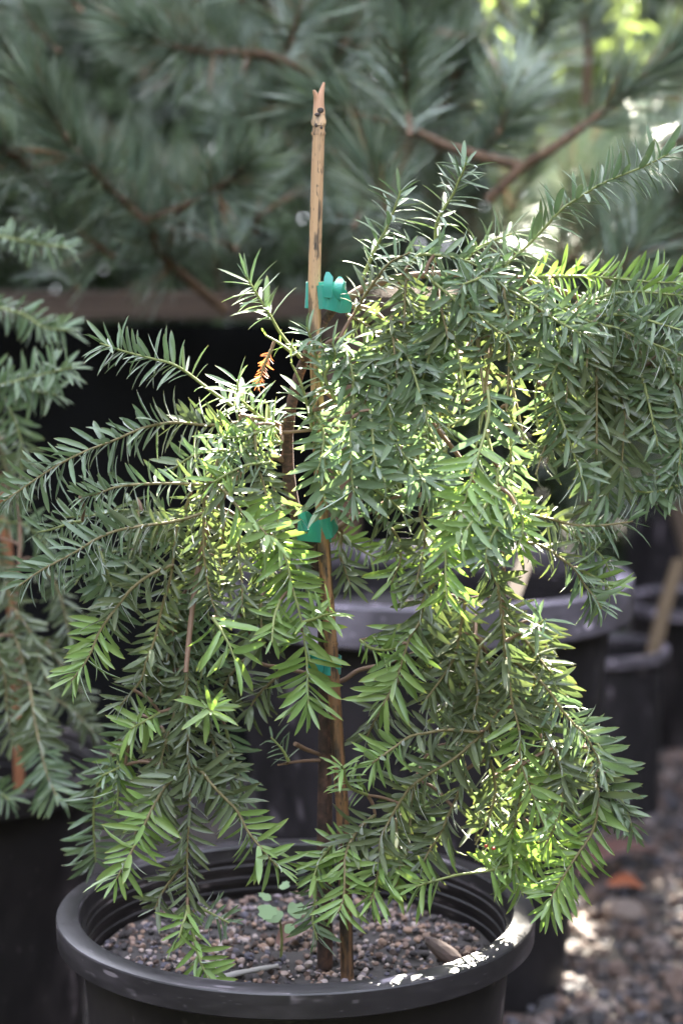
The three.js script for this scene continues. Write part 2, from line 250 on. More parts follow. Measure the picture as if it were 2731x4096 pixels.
{ // loose young shrub in full sun beyond the pine, upper right
  const rr = rng(88), base = V(0.62, 0, -1.85), g = thing('sunlit_shrub', 'loose yellow green shrub in full sun at the upper right beyond the pine', 'shrub', base.toArray());
  const wood = std(lin(0.12, 0.085, 0.06), 0.85), o = new THREE.Object3D(), c = new THREE.Color(), ms = [];
  for (let k = 0; k < 15; k++) {
    const tip = P(lerp(1850, 2850, rr()), lerp(-180, 420, rr()), lerp(-1.6, -1.95, rr())).sub(base), mid = tip.clone().multiplyScalar(0.55); mid.y += 0.12;
    mesh('stem', tube([V(0, 0, 0), mid, tip], 0.006, 0.0015, 10, 6), wood, g);
    for (let i = 0; i < 110; i++) { const t = lerp(0.45, 1.04, rr()), p = mid.clone().lerp(tip, clamp((t - 0.5) * 2, -0.3, 1.05)).add(V(rr() - 0.5, rr() - 0.5, rr() - 0.5).multiplyScalar(0.14)); o.position.copy(p); o.rotation.set(rr() * 2 - 0.5, rr() * 6.28, rr() * 2 - 1); o.scale.setScalar(0.6 + 0.7 * rr()); o.updateMatrix(); ms.push([o.matrix.clone(), 0.7 + 0.6 * rr()]); }
  }
  const im = new THREE.InstancedMesh(leafQuad(0.020, 0.036), leafMaterial(lin(1, 1, 1), { transmission: 0.5, clearcoat: 0.8, clearcoatRoughness: 0.25 }), ms.length);
  ms.forEach(([m, k], i) => { im.setMatrixAt(i, m); im.setColorAt(i, c.setRGB(0.13 * k, 0.17 * k, 0.045 * k)); });
  im.name = 'leaves'; im.userData.kind = 'stuff'; im.castShadow = im.receiveShadow = true; g.add(im);
}
// pine
function pineTree() {
  const base = V(0.02, 0, -1.30), g = thing('pine_tree', 'blue green pine with long needles filling the view behind the pots', 'tree', base.toArray());
  const bark = new THREE.MeshStandardMaterial({ map: texture(128, 256, (u, v) => { const a = fbm(u * 8, v * 20, 64, 4), k = 0.30 + 0.35 * (a - 0.45); return [k * 1.18, k * 0.92, k * 0.72]; }), roughness: 0.9 });
  const rr = rng(77), pos = [], idx = [], col = [], nor = [];
  const needle = (p, d, len, w, tone) => {
    const side = d.clone().cross(V(rr() - 0.5, rr() - 0.5, rr() - 0.5)).normalize(), nn = side.clone().cross(d), bend = nn.clone().multiplyScalar(len * (rr() - 0.5) * 0.18), b0 = pos.length / 3;
    for (const [t, k] of [[0, 0.8], [0.5, 1], [1, 0.15]]) for (const s of [-1, 1]) {
      const q = p.clone().addScaledVector(d, len * t).addScaledVector(bend, t * t).addScaledVector(side, s * w * k); q.y -= len * 0.06 * t * t;
      pos.push(q.x - base.x, q.y - base.y, q.z - base.z); nor.push(nn.x, nn.y, nn.z); col.push(...tone);
    }
    idx.push(b0, b0 + 1, b0 + 2, b0 + 1, b0 + 3, b0 + 2, b0 + 2, b0 + 3, b0 + 4, b0 + 3, b0 + 5, b0 + 4);
  };
  const tones = [[0.085, 0.125, 0.078], [0.068, 0.105, 0.066], [0.12, 0.16, 0.10], [0.10, 0.135, 0.060], [0.19, 0.22, 0.16], [0.20, 0.085, 0.035]];
  const twig = (pts, r0, r1, bareTo, per = 1250) => {
    mesh('branch', tube(pts.map(p => p.clone().sub(base)), r0, r1, pts.length * 4, 6, 0.2, rr), bark, g);
    const c = new THREE.CatmullRomCurve3(pts, false, 'centripetal'), L = c.getLength(), n = Math.floor(L * (1 - bareTo) * per);
    for (let i = 0; i < n; i++) {
      const t = lerp(bareTo, 1, Math.pow(i / n, 0.85)), p = c.getPoint(t), T = c.getTangent(t); if (nearPineBeam(p, 0.06) && rr() < 0.85) continue;
      const a = rr() * 6.283, e1 = V(0.3, 0.2, 0.9).cross(T).normalize(), e2 = T.clone().cross(e1), th = lerp(0.95, 0.35, sstep(0.5, 1, t)) * (0.55 + 0.6 * rr());
      const d = T.clone().multiplyScalar(Math.cos(th)).addScaledVector(e1, Math.sin(th) * Math.cos(a)).addScaledVector(e2, Math.sin(th) * Math.sin(a)); d.y += 0.08; d.normalize();
      const tone = tones[rr() < 0.035 ? 5 : Math.floor(rr() * 5)], len = 0.055 + 0.035 * rr(); for (let q = 0; q < 3; q++) needle(p, d.clone().add(V(rr() - 0.5, rr() - 0.5, rr() - 0.5).multiplyScalar(0.26)).normalize(), len * (0.9 + 0.2 * rr()), 0.00055 + 0.0004 * rr(), tone);
    }
  };
  mesh('trunk', tube([V(0, 0, 0), V(-0.02, 0.5, 0.0), V(0.0, 0.60, -0.02), V(0.01, 0.68, -0.03)], 0.022, 0.014, 16, 9, 0.1, rr), bark, g);
  const traced = [ // branches the photograph shows: [z start, z end, bare share, pixels...]
    [-0.85, -0.55, 0.15, [900, 1240], [720, 1090], [640, 1010], [580, 890], [450, 765], [370, 680], [270, 560], [165, 380]],
    [-0.72, -0.58, 0.1, [590, 880], [760, 820], [880, 750], [975, 670]],
    [-0.75, -0.62, 0.75, [2100, 670], [1800, 590], [1620, 510], [1450, 465], [1300, 420]],
    [-0.75, -0.65, 0.5, [1950, 800], [2100, 660], [2200, 600], [2420, 440], [2550, 340], [2680, 240]],
    [-0.85, -0.65, 0.3, [1250, 300], [1050, 220], [850, 210], [700, 190], [560, 140]],
    [-1.05, -0.85, 0.3, [1900, 160], [1700, 120], [1640, 60], [1600, -60]],
    [-1.1, -1.0, 0.3, [2340, 420], [2350, 200], [2330, 0], [2340, -150]],
    [-0.75, -0.62, 0.2, [2560, 1100], [2600, 900], [2640, 860], [2720, 790]],
    [-1.0, -0.85, 0.3, [900, 640], [1000, 560], [1050, 480], [1120, 400]],
    [-0.72, -0.6, 0.2, [300, 800], [180, 740], [80, 640], [0, 600]],
    [-1.0, -0.9, 0.2, [1500, 760], [1560, 640], [1620, 520], [1640, 400]],
    [-1.05, -0.9, 0.2, [1750, 640], [1760, 480], [1800, 360], [1860, 240]],
  ];
  for (const [z0, z1, bare, ...px] of traced) twig(px.map(([x, y], i) => P(x, y, lerp(z0, z1, i / (px.length - 1)))), 0.0058, 0.0030, bare);
  for (let i = 0; i < 150; i++) { // the branchlets between and behind
    let x = lerp(-250, 2950, rr()), y = lerp(-350, 1230, rr()); const z = lerp(-0.62, -1.35, rr());
    if (x < 900 && y > 1050 && rr() < 0.5) y -= 300;
    if (x > 1800 && y < 520 && rr() < 0.78) continue;
    if (i > 122) { x = lerp(2250, 2900, rr()); y = lerp(1000, 2150, rr()); }
    const out = (x - 1300) / 1500 + (rr() - 0.5) * 0.9, len = 260 + 160 * rr(), up = 0.55 + 0.5 * rr();
    const a = P(x, y, z), b = P(x + out * len * 0.5, y - up * len * 0.45, z + (rr() - 0.4) * 0.06), c = P(x + out * len * 0.9, y - up * len, z + (rr() - 0.4) * 0.10);
    twig([a, b, c], 0.0030, 0.0018, 0.0, 1150);
  }
  const ng = new THREE.BufferGeometry(); ng.setAttribute('position', new THREE.Float32BufferAttribute(pos, 3)); ng.setAttribute('normal', new THREE.Float32BufferAttribute(nor, 3)); ng.setAttribute('color', new THREE.Float32BufferAttribute(col, 3)); ng.setIndex(idx);
  const nm = mesh('needles', ng, new THREE.MeshPhysicalMaterial({ vertexColors: true, roughness: 0.5, clearcoat: 0.9, clearcoatRoughness: 0.3, side: THREE.DoubleSide }), g); nm.userData.kind = 'stuff';
  console.log('pine needles', idx.length / 12);
}
pineTree();

// ------------------------------------------------------------------ weeping plants: leaves
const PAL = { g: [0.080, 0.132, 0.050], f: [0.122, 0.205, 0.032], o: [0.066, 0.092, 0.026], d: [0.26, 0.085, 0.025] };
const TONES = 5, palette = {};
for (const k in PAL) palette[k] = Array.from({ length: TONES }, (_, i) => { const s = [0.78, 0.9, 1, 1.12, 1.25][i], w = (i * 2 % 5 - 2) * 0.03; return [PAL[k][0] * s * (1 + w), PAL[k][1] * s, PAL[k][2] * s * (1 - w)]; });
const LEAF_GLOSS = { clearcoat: 0.85, clearcoatRoughness: 0.24, transmission: 0.42, vertexColors: true };
const palMat = {}; for (const k in palette) palMat[k] = palette[k].map(c => leafMaterial(lin(...c), LEAF_GLOSS));
const mergedMat = leafMaterial(lin(1, 1, 1), LEAF_GLOSS);
// leaf along +y (length 1), width along x (1), upper face +z; variants of bend and sweep
const leafVariants = [[0.06, 0.02], [0.16, -0.05], [0.26, 0.04], [-0.03, -0.03], [0.10, 0.08], [0.20, -0.09], [0.34, 0.0], [0.13, 0.0]].map(([bend, sweep], vi) => {
  const st = [[0, 0.15], [0.10, 0.33], [0.30, 0.46], [0.66, 0.45], [0.88, 0.27], [1, 0.02]], pos = [], col = [], idx = [];
  st.forEach(([t, w]) => { for (const s of [-1, 0, 1]) {
    pos.push(s * w, t, -bend * t * t + (s ? 0.030 * w * 2 : -0.004));
    const c = s === 0 ? 1.12 : 1.0, tip = t > 0.98 ? [1.5, 0.95, 0.8] : t < 0.05 ? [1.25, 1.2, 1.0] : [1, 1, 1]; col.push(c * tip[0], c * tip[1], c * tip[2]);
  } });
  for (let i = 0; i < pos.length; i += 3) pos[i] += 0; // sweep is applied with the length, below
  for (let i = 0; i < st.length - 1; i++) { const a = i * 3; idx.push(a, a + 1, a + 3, a + 1, a + 4, a + 3, a + 1, a + 2, a + 4, a + 2, a + 5, a + 4); }
  const g = new THREE.BufferGeometry(); g.setAttribute('position', new THREE.Float32BufferAttribute(pos, 3)); g.setAttribute('color', new THREE.Float32BufferAttribute(col, 3)); g.setIndex(idx);
  g.userData = { sweep }; return g;
});
/** real leaf geometries: width : length 1 : 4.6, sweep bent sideways, smooth normals; scaled evenly afterwards */
leafVariants.forEach((g, i) => { const p = g.attributes.position, asp = [0.165, 0.175, 0.155, 0.18, 0.17, 0.16, 0.15, 0.19][i]; for (let k = 0; k < p.count; k++) { const t = p.getY(k); p.setX(k, p.getX(k) * asp + g.userData.sweep * t * t); p.setZ(k, p.getZ(k) < -0.02 || t > 0.2 ? p.getZ(k) : p.getZ(k)); } g.computeVertexNormals(); });

class Plant {
  constructor(base, seed) { this.base = base; this.leaves = []; this.stems = []; this.nodes = []; this.r = rng(seed); }
  addNodes(curve, n, r) { for (let i = 0; i <= n; i++) this.nodes.push([curve.getPoint(i / n), r]); }
  limb(name, pts, r0, r1, mat) { this.stems.push([name, tube(pts.map(p => p.clone().sub(this.base)), r0, r1, pts.length * 4, 8, 0.12, this.r), mat]); this.addNodes(new THREE.CatmullRomCurve3(pts, false, 'centripetal'), pts.length * 5, r0); }
  /** a leafy shoot: types = base and tip leaf kind, pts world points from base to tip */
  shoot(types, pts, o = {}) {
    const r = this.r, L0 = o.len ?? 0.0190, pect = o.pect ?? 0.35, space = (o.space ?? 0.00235) * 0.56, spread = o.spread ?? 60;
    // join the nearest older wood
    if (o.join !== false && this.nodes.length) {
      let best = null, bd = 1e9; for (const [q] of this.nodes) { const d = q.distanceTo(pts[0]) + Math.max(0, q.y - pts[0].y - 0.03) * 0.5; if (d < bd) { bd = d; best = q; } }
      if (best.distanceTo(pts[0]) > 0.004) { const dir = pts[1].clone().sub(pts[0]).normalize(), m = best.clone().lerp(pts[0], 0.55); m.addScaledVector(dir, -0.06 * best.distanceTo(pts[0])); m.y += 0.05 * best.distanceTo(pts[0]); this.stems.push(['twig', tube([best.clone(), m, pts[0].clone()].map(p => p.clone().sub(this.base)), 0.0013, 0.001, 8, 6), stemBrown]); }
    }
    const c = new THREE.CatmullRomCurve3(pts, false, 'centripetal'), L = c.getLength();
    const old = types[0] === 'o' || types[0] === 'd';
    this.stems.push([o.name || 'shoot', tube(pts.map(p => p.clone().sub(this.base)), 0.00125, 0.0006, pts.length * 4, 6), old ? stemOlive : stemGreen]);
    const stem = this.stems.length - 1; this.addNodes(c, Math.max(3, Math.ceil(L / 0.012)), 0.001);
    const n = Math.floor(L / space), tone0 = (r() - 0.5) * 1.6, phi0 = r() * 6.28;
    for (let i = 0; i < n; i++) {
      const t = clamp((i + 0.5 + 0.5 * (r() - 0.5)) / n), p = c.getPoint(t), T = c.getTangent(t);
      const toCam = CAM.clone().sub(p).normalize(), N = T.clone().cross(toCam); if (N.lengthSq() < 0.02) N.set(1, 0, 0).addScaledVector(T, -T.x); N.normalize(); const B = N.clone().cross(T);
      const phi = phi0 + i * 2.39996 + (r() - 0.5) * 1.1, rad = N.clone().multiplyScalar(Math.cos(phi)).addScaledVector(B, Math.sin(phi) * (1 - pect)).normalize();
      const th = (lerp(spread, 26, sstep(0.86, 1, t)) + (r() - 0.5) * 40) * Math.PI / 180;
      const d = T.clone().multiplyScalar(Math.cos(th)).addScaledVector(rad, Math.sin(th)); d.add(V((r() - 0.5) * 0.3, (r() - 0.5) * 0.3 - 0.04, (r() - 0.5) * 0.3)); d.normalize();
      const nn = T.clone().multiplyScalar(0.8).add(V((r() - 0.5) * 0.9, 0.75, 0.15 + (r() - 0.5) * 0.9)); nn.addScaledVector(d, -nn.dot(d)); if (nn.lengthSq() < 1e-3) nn.copy(toCam).addScaledVector(d, -toCam.dot(d)); nn.normalize();
      const x = d.clone().cross(nn);
      const len = 1.04 * L0 * (0.72 + 0.46 * r()) * (0.7 + 0.3 * sstep(0, 0.12, t)) * (1 - 0.42 * sstep(0.93, 1, t));
      const m = new THREE.Matrix4().makeBasis(x.multiplyScalar(len * (0.9 + 0.25 * r())), d.clone().multiplyScalar(len), nn.clone().multiplyScalar(len)); m.setPosition(p.x + rad.x * 0.0006 - this.base.x, p.y + rad.y * 0.0006 - this.base.y, p.z + rad.z * 0.0006 - this.base.z);
      if (types[0] !== 'd' && !o.keep && r() < upBeam(p)) continue;
      const k = t > (o.turn ?? 0.55) ? types[types.length - 1] : types[0];
      this.leaves.push({ m, k, tone: clamp(Math.round(2 + tone0 + (r() - 0.5) * 2.4), 0, TONES - 1), v: Math.floor(r() * leafVariants.length), stem });
    }
  }
  build(group, single) {
    const meshes = this.stems.map(([name, geo, mat]) => mesh(name, geo, mat, group));
    // leaves that cover most of the picture become meshes of their own, the rest one part
    const W = 683, H = 1024, zb = new Float32Array(W * H).fill(1e9), id = new Int32Array(W * H).fill(-1), q = V(0, 0, 0);
    this.leaves.forEach((l, li) => {
      const g = leafVariants[l.v], p = g.attributes.position, ix = g.index.array, s = [];
      for (let i = 0; i < p.count; i++) { q.fromBufferAttribute(p, i).applyMatrix4(l.m).add(this.base); const [a, b, c] = project(q); s.push(a / 4, b / 4, c); }
      for (let i = 0; i < ix.length; i += 3) {
        const [a, b, c] = [ix[i] * 3, ix[i + 1] * 3, ix[i + 2] * 3], x0 = Math.max(0, Math.floor(Math.min(s[a], s[b], s[c]))), x1 = Math.min(W - 1, Math.ceil(Math.max(s[a], s[b], s[c]))), y0 = Math.max(0, Math.floor(Math.min(s[a + 1], s[b + 1], s[c + 1]))), y1 = Math.min(H - 1, Math.ceil(Math.max(s[a + 1], s[b + 1], s[c + 1])));
        const D = (s[b] - s[a]) * (s[c + 1] - s[a + 1]) - (s[c] - s[a]) * (s[b + 1] - s[a + 1]); if (Math.abs(D) < 1e-9) continue;
        for (let y = y0; y <= y1; y++) for (let x = x0; x <= x1; x++) {
          const u = ((x - s[a]) * (s[c + 1] - s[a + 1]) - (s[c] - s[a]) * (y - s[a + 1])) / D, v = ((s[b] - s[a]) * (y - s[a + 1]) - (x - s[a]) * (s[b + 1] - s[a + 1])) / D;
          if (u < 0 || v < 0 || u + v > 1) continue; const z = s[a + 2] + u * (s[b + 2] - s[a + 2]) + v * (s[c + 2] - s[a + 2]); if (z < zb[y * W + x]) { zb[y * W + x] = z; id[y * W + x] = li; }
        }
      }
    });
    const area = new Int32Array(this.leaves.length); for (const i of id) if (i >= 0) area[i]++;
    const order = [...area.keys()].sort((a, b) => area[b] - area[a]), own = new Set(order.slice(0, single));
    const pos = [], nor = [], col = [], idx = [], nm = new THREE.Matrix3();
    this.leaves.forEach((l, li) => {
      const g = leafVariants[l.v], c = palette[l.k][l.tone];
      if (own.has(li)) { const m = mesh('leaf', g, palMat[l.k][l.tone], meshes[l.stem]); l.m.decompose(m.position, m.quaternion, m.scale); return; }
      const p = g.attributes.position, n = g.attributes.normal, cc = g.attributes.color, b = pos.length / 3; nm.getNormalMatrix(l.m);
      for (let i = 0; i < p.count; i++) { q.fromBufferAttribute(p, i).applyMatrix4(l.m); pos.push(q.x, q.y, q.z); q.fromBufferAttribute(n, i).applyMatrix3(nm).normalize(); nor.push(q.x, q.y, q.z); col.push(cc.getX(i) * c[0], cc.getY(i) * c[1], cc.getZ(i) * c[2]); }
      for (const i of g.index.array) idx.push(b + i);
    });
    const g = new THREE.BufferGeometry(); g.setAttribute('position', new THREE.Float32BufferAttribute(pos, 3)); g.setAttribute('normal', new THREE.Float32BufferAttribute(nor, 3)); g.setAttribute('color', new THREE.Float32BufferAttribute(col, 3)); g.setIndex(idx);
    const f = mesh('foliage', g, mergedMat, group); f.userData.kind = 'stuff';
    console.log('leaves', this.leaves.length, 'stems', this.stems.length);
  }
}
const barkTex = texture(128, 256, (u, v) => { const a = fbm(u * 6, v * 26, 64, 5), k = 0.30 + 0.4 * (a - 0.45); return [k * 1.15, k * 0.86, k * 0.72]; });
const barkMat = new THREE.MeshStandardMaterial({ map: barkTex, color: lin(0.42, 0.37, 0.36), roughness: 0.85 });
const stemBrown = std(lin(0.13, 0.075, 0.045), 0.7), stemOlive = std(lin(0.12, 0.095, 0.035), 0.6), stemGreen = std(lin(0.15, 0.17, 0.05), 0.55);

// main plant
const plantBase = V(0, soilY, 0.02), plant = new Plant(plantBase, 11);
const W_ = (list, z0, z1) => list.map(([x, y], i) => P(x, y, Z0 + lerp(z0, z1, list.length > 1 ? i / (list.length - 1) : 0) / 100));
{
  const pl = plant;
  plantBase.copy(P(1300, 3850, 0.03)); 
  pl.limb('trunk', W_([[1300, 3870], [1298, 3300], [1302, 2800], [1292, 2400], [1255, 2200], [1190, 2070], [1160, 1950], [1150, 1760], [1162, 1640], [1195, 1500], [1250, 1370], [1330, 1240], [1360, 1215]], -1.2, -0.6), 0.0056, 0.0028, barkMat);
  pl.limb('leader', W_([[1350, 1220], [1450, 1155], [1600, 1110], [1800, 1095], [2000, 1100], [2200, 1150], [2400, 1230], [2560, 1330]], -0.6, -2), 0.0028, 0.0014, stemBrown);
  pl.limb('limb', W_([[1215, 2120], [1330, 2120], [1390, 2085], [1490, 2040], [1600, 1985], [1750, 1985], [1900, 2030], [2040, 2054]], -1, 1), 0.0022, 0.0013, stemBrown);
  pl.limb('limb', W_([[1150, 1720], [1080, 1685], [960, 1660]], -1, 1), 0.0018, 0.0012, stemBrown);
  pl.limb('limb', W_([[1155, 1850], [1060, 1820], [930, 1930], [830, 2120], [775, 2400], [757, 2550], [744, 2690]], -1, 4), 0.0024, 0.0018, stemBrown);
  pl.limb('limb', W_([[1300, 2740], [1376, 2719], [1430, 2683], [1523, 2660], [1700, 2600], [1900, 2550]], -1, -1), 0.0018, 0.0012, stemBrown);
  pl.limb('limb', W_([[1298, 2700], [1215, 2690], [1127, 2670], [1037, 2648], [1006, 2550], [960, 2450]], -1, -2), 0.0015, 0.001, stemBrown);
  pl.limb('limb', W_([[1295, 3040], [1200, 3045], [1110, 3060]], -1, 1), 0.0013, 0.0007, stemBrown);
  pl.limb('limb', W_([[1285, 3020], [1230, 3000], [1180, 2975]], -1, 1), 0.0013, 0.0016, stemBrown);
  pl.limb('limb', W_([[1360, 1215], [1500, 1250], [1600, 1400], [1700, 1650], [1850, 1850], [2000, 2150], [2015, 2400]], -2, 0), 0.002, 0.0012, stemBrown);
  const S = (types, z0, z1, list, o) => pl.shoot(types, W_(list, z0, z1), o);
  const px = n => n * 1.345 / F;
  // upper left
  S('g', 0, 1, [[1200, 1430], [1120, 1330], [1080, 1260], [1030, 1180], [985, 1105]], { len: px(125), spread: 66 });
  S('f', 0, 0, [[1180, 1420], [1120, 1375], [1060, 1340]], { len: px(62) });
  S('d', 0, 0, [[1085, 1400], [1062, 1450], [1045, 1500], [1028, 1550]], { len: px(34), space: 0.0011, spread: 48 });
  S('g', 0, 1, [[960, 1645], [840, 1560], [700, 1460], [590, 1430], [480, 1400], [400, 1372]], { len: px(122) });
  S('og', 1, 3, [[960, 1690], [830, 1700], [700, 1690], [580, 1710], [460, 1760], [320, 1815], [200, 1880], [90, 1955], [-10, 2025]], { len: px(128), turn: 0.3 });
  S('og', 2, 3, [[900, 1960], [815, 1940], [600, 1935], [460, 1950], [390, 1975], [322, 1985]], { len: px(105), turn: 0.25 });
  S('og', 3, 5, [[850, 2040], [700, 2085], [560, 2105], [460, 2125], [380, 2160], [300, 2210], [220, 2252], [160, 2285], [75, 2345]], { len: px(125), turn: 0.3 });
  S('g', 1, 2, [[330, 2085], [280, 2092], [219, 2114], [150, 2130]], { len: px(90) });
  S('g', -4, -2, [[640, 2060], [500, 2040], [380, 2060], [260, 2070]], { len: px(110) });
  S('g', -5, -4, [[620, 2180], [480, 2200], [360, 2260], [300, 2340]], { len: px(110) });
  S('g', -3, -2, [[1000, 1820], [860, 1800], [760, 1830], [690, 1880]], { len: px(110) });
  S('g', 0, 2, [[1120, 1730], [1020, 1650], [960, 1590], [950, 1520]], { len: px(120) });
  S('g', -2, 0, [[1140, 1800], [1080, 1700], [1075, 1640], [1060, 1600]], { len: px(100) });
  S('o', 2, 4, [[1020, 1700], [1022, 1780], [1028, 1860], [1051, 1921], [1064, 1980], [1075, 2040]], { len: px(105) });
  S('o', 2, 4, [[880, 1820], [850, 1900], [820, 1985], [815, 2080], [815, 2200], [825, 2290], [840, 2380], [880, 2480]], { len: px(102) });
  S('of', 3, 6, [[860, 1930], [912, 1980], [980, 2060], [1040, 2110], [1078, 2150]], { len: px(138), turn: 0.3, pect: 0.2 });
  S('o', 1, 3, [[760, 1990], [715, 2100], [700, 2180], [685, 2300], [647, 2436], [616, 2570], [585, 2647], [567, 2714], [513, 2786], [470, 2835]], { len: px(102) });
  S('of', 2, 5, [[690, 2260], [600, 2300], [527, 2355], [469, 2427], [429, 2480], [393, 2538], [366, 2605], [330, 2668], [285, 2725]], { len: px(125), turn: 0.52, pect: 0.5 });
  S('o', 2, 4, [[960, 2080], [955, 2180], [957, 2250], [970, 2360], [966, 2430]], { len: px(105) });
  S('o', 0, 2, [[900, 2060], [890, 2150], [880, 2260], [900, 2350]], { len: px(100) });
  S('o', 0, 2, [[1080, 1900], [1100, 2000], [1060, 2120], [1040, 2220], [1060, 2320]], { len: px(110) });
  S('o', -2, 0, [[780, 2240], [760, 2340], [720, 2440], [700, 2560], [690, 2680]], { len: px(100) });
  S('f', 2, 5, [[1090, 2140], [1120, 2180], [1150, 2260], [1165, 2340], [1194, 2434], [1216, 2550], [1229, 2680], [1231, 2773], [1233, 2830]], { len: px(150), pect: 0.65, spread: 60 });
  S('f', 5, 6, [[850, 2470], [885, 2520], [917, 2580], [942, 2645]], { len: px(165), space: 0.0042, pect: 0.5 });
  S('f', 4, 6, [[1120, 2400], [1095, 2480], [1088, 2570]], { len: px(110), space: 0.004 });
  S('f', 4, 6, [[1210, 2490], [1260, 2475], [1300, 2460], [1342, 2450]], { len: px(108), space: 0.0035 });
  S('f', 2, 4, [[640, 2850], [580, 2885], [522, 2915]], { len: px(120) });
  S('f', 2, 7, [[800, 2820], [830, 2832], [852, 2848]], { len: px(120), space: 0.0032 });
  S('o', -2, -1, [[1120, 2700], [1070, 2740], [1025, 2790], [990, 2850]], { len: px(125) });
  S('o', -3, -2, [[1000, 2620], [930, 2690], [890, 2770], [870, 2840]], { len: px(115) });
  S('g', 1, 1, [[1155, 3045], [1130, 3000], [1083, 2948]], { len: px(78) });
  // left column down to the rim
  S('o', 3, 6, [[744, 2640], [747, 2790], [747, 2860], [752, 2950], [755, 3056], [759, 3123], [759, 3257], [750, 3370], [750, 3525], [755, 3690]], { len: px(110), spread: 58, space: 0.0019 });
  S('o', 1, 3, [[760, 2700], [720, 2780], [690, 2880], [660, 2980], [640, 3060]], { len: px(105) });
  S('o', 0, 3, [[800, 2760], [830, 2860], [850, 2960], [880, 3050], [930, 3120]], { len: px(105) });
  S('of', 4, 7, [[755, 3056], [812, 3092], [839, 3128], [911, 3204], [946, 3239], [991, 3324], [1036, 3382], [1076, 3431], [1118, 3473]], { len: px(130), turn: 0.5, pect: 0.4 });
  S('of', 4, 8, [[741, 3070], [665, 3141], [634, 3190], [598, 3257], [553, 3355], [502, 3453], [457, 3533]], { len: px(130), turn: 0.4, pect: 0.45 });
  S('g', 1, 3, [[500, 3060], [460, 3080], [410, 3103]], { len: px(80) });
  S('f', 1, 2, [[520, 2960], [473, 3050], [475, 3130], [470, 3225]], { len: px(110) });
  S('g', -6, -6, [[420, 3060], [385, 3160], [375, 3280], [380, 3390], [384, 3450]], { len: px(125), pect: 0.7, spread: 76 });
  S('g', -5, -4, [[560, 2860], [500, 2960], [430, 3060], [420, 3160]], { len: px(110) });
  S('o', -1, 1, [[660, 3060], [600, 3160], [560, 3260], [540, 3340]], { len: px(110) });
  S('g', -2, 0, [[900, 2900], [930, 3020], [960, 3140], [950, 3240]], { len: px(115) });
  S('f', 6, 8.5, [[750, 3620], [783, 3780], [805, 3855], [828, 3900], [845, 3945], [866, 3980]], { len: px(118), pect: 0.5, space: 0.0029 });
  S('f', 6, 7, [[752, 3640], [735, 3690], [716, 3750]], { len: px(110), space: 0.003 });
  S('g', 4, 5, [[800, 3630], [860, 3662], [918, 3692]], { len: px(90) });
  S('o', 4, 5, [[754, 3420], [700, 3500], [650, 3570], [620, 3640]], { len: px(100) });
  // upper centre
  S('go', 1, 2, [[1250, 1720], [1231, 1625], [1204, 1536], [1164, 1450]], { len: px(125) });
  S('g', 0, 2, [[1290, 1560], [1275, 1460], [1250, 1370], [1225, 1310]], { len: px(105) });
  S('g', 2, 3, [[1340, 1600], [1300, 1500], [1340, 1430], [1330, 1370]], { len: px(105) });
  S('g', 1, 5, [[1360, 1350], [1380, 1405], [1402, 1463], [1415, 1560], [1406, 1672], [1402, 1753], [1404, 1842], [1409, 1931], [1420, 2005]], { len: px(150), pect: 0.2 });
  S('g', 1, 5, [[1480, 1400], [1500, 1476], [1522, 1552], [1562, 1663], [1562, 1744], [1616, 1820], [1670, 1887], [1699, 1932]], { len: px(140), pect: 0.2 });
  S('o', 0, 1, [[1590, 1140], [1674, 1257], [1714, 1329], [1750, 1382], [1799, 1462], [1826, 1503], [1850, 1600]], { len: px(125) });
  S('o', -1, 0, [[1741, 1460], [1750, 1552], [1760, 1650], [1740, 1740]], { len: px(120) });
  S('of', -2, 0, [[1390, 1260], [1450, 1290], [1500, 1330], [1540, 1400]], { len: px(110), pect: 0.6 });
  S('g', 2, 4, [[1290, 1800], [1300, 1880], [1290, 1960], [1310, 2040]], { len: px(120) });
  S('g', 1, 3, [[1250, 1640], [1290, 1720], [1290, 1800], [1270, 1880]], { len: px(115) });
  S('g', 3, 5, [[1480, 1640], [1490, 1740], [1500, 1840], [1540, 1930]], { len: px(125) });
  S('g', 2, 4, [[1600, 1560], [1680, 1650], [1740, 1760], [1770, 1860]], { len: px(125) });
  S('g', 3, 4, [[1930, 1640], [1844, 1680], [1790, 1705]], { len: px(100) });
  S('gf', 5, 8, [[1950, 1560], [1955, 1640], [1937, 1735], [1915, 1810], [1889, 1898], [1862, 1992], [1840, 2080]], { len: px(140), turn: 0.4, pect: 0.45 });
  S('g', 5, 7, [[1990, 1870], [1980, 1980], [1960, 2080], [1930, 2160]], { len: px(120) });
  S('f', 6, 8, [[1810, 2060], [1782, 2170], [1782, 2224], [1782, 2313], [1787, 2398]], { len: px(130), pect: 0.5 });
  S('of', 0, 2, [[1500, 2050], [1590, 2150], [1600, 2240], [1560, 2340]], { len: px(120) });
  S('f', -5, -4, [[1350, 2130], [1400, 2170], [1460, 2210], [1530, 2240]], { len: px(110) });
  S('o', -2, 0, [[1370, 2130], [1360, 2220], [1380, 2280], [1400, 2340]], { len: px(110) });
  S('o', 1, 3, [[1680, 2060], [1700, 2160], [1680, 2260], [1660, 2350]], { len: px(115) });
  // right, middle and low
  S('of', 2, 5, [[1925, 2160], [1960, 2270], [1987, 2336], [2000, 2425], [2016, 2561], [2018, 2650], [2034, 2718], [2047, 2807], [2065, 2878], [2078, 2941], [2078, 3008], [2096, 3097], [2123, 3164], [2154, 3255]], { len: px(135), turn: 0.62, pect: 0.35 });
  S('of', 2, 5, [[1770, 2300], [1700, 2380], [1675, 2492], [1640, 2545], [1608, 2643], [1577, 2732], [1528, 2824]], { len: px(150), turn: 0.4, pect: 0.5 });
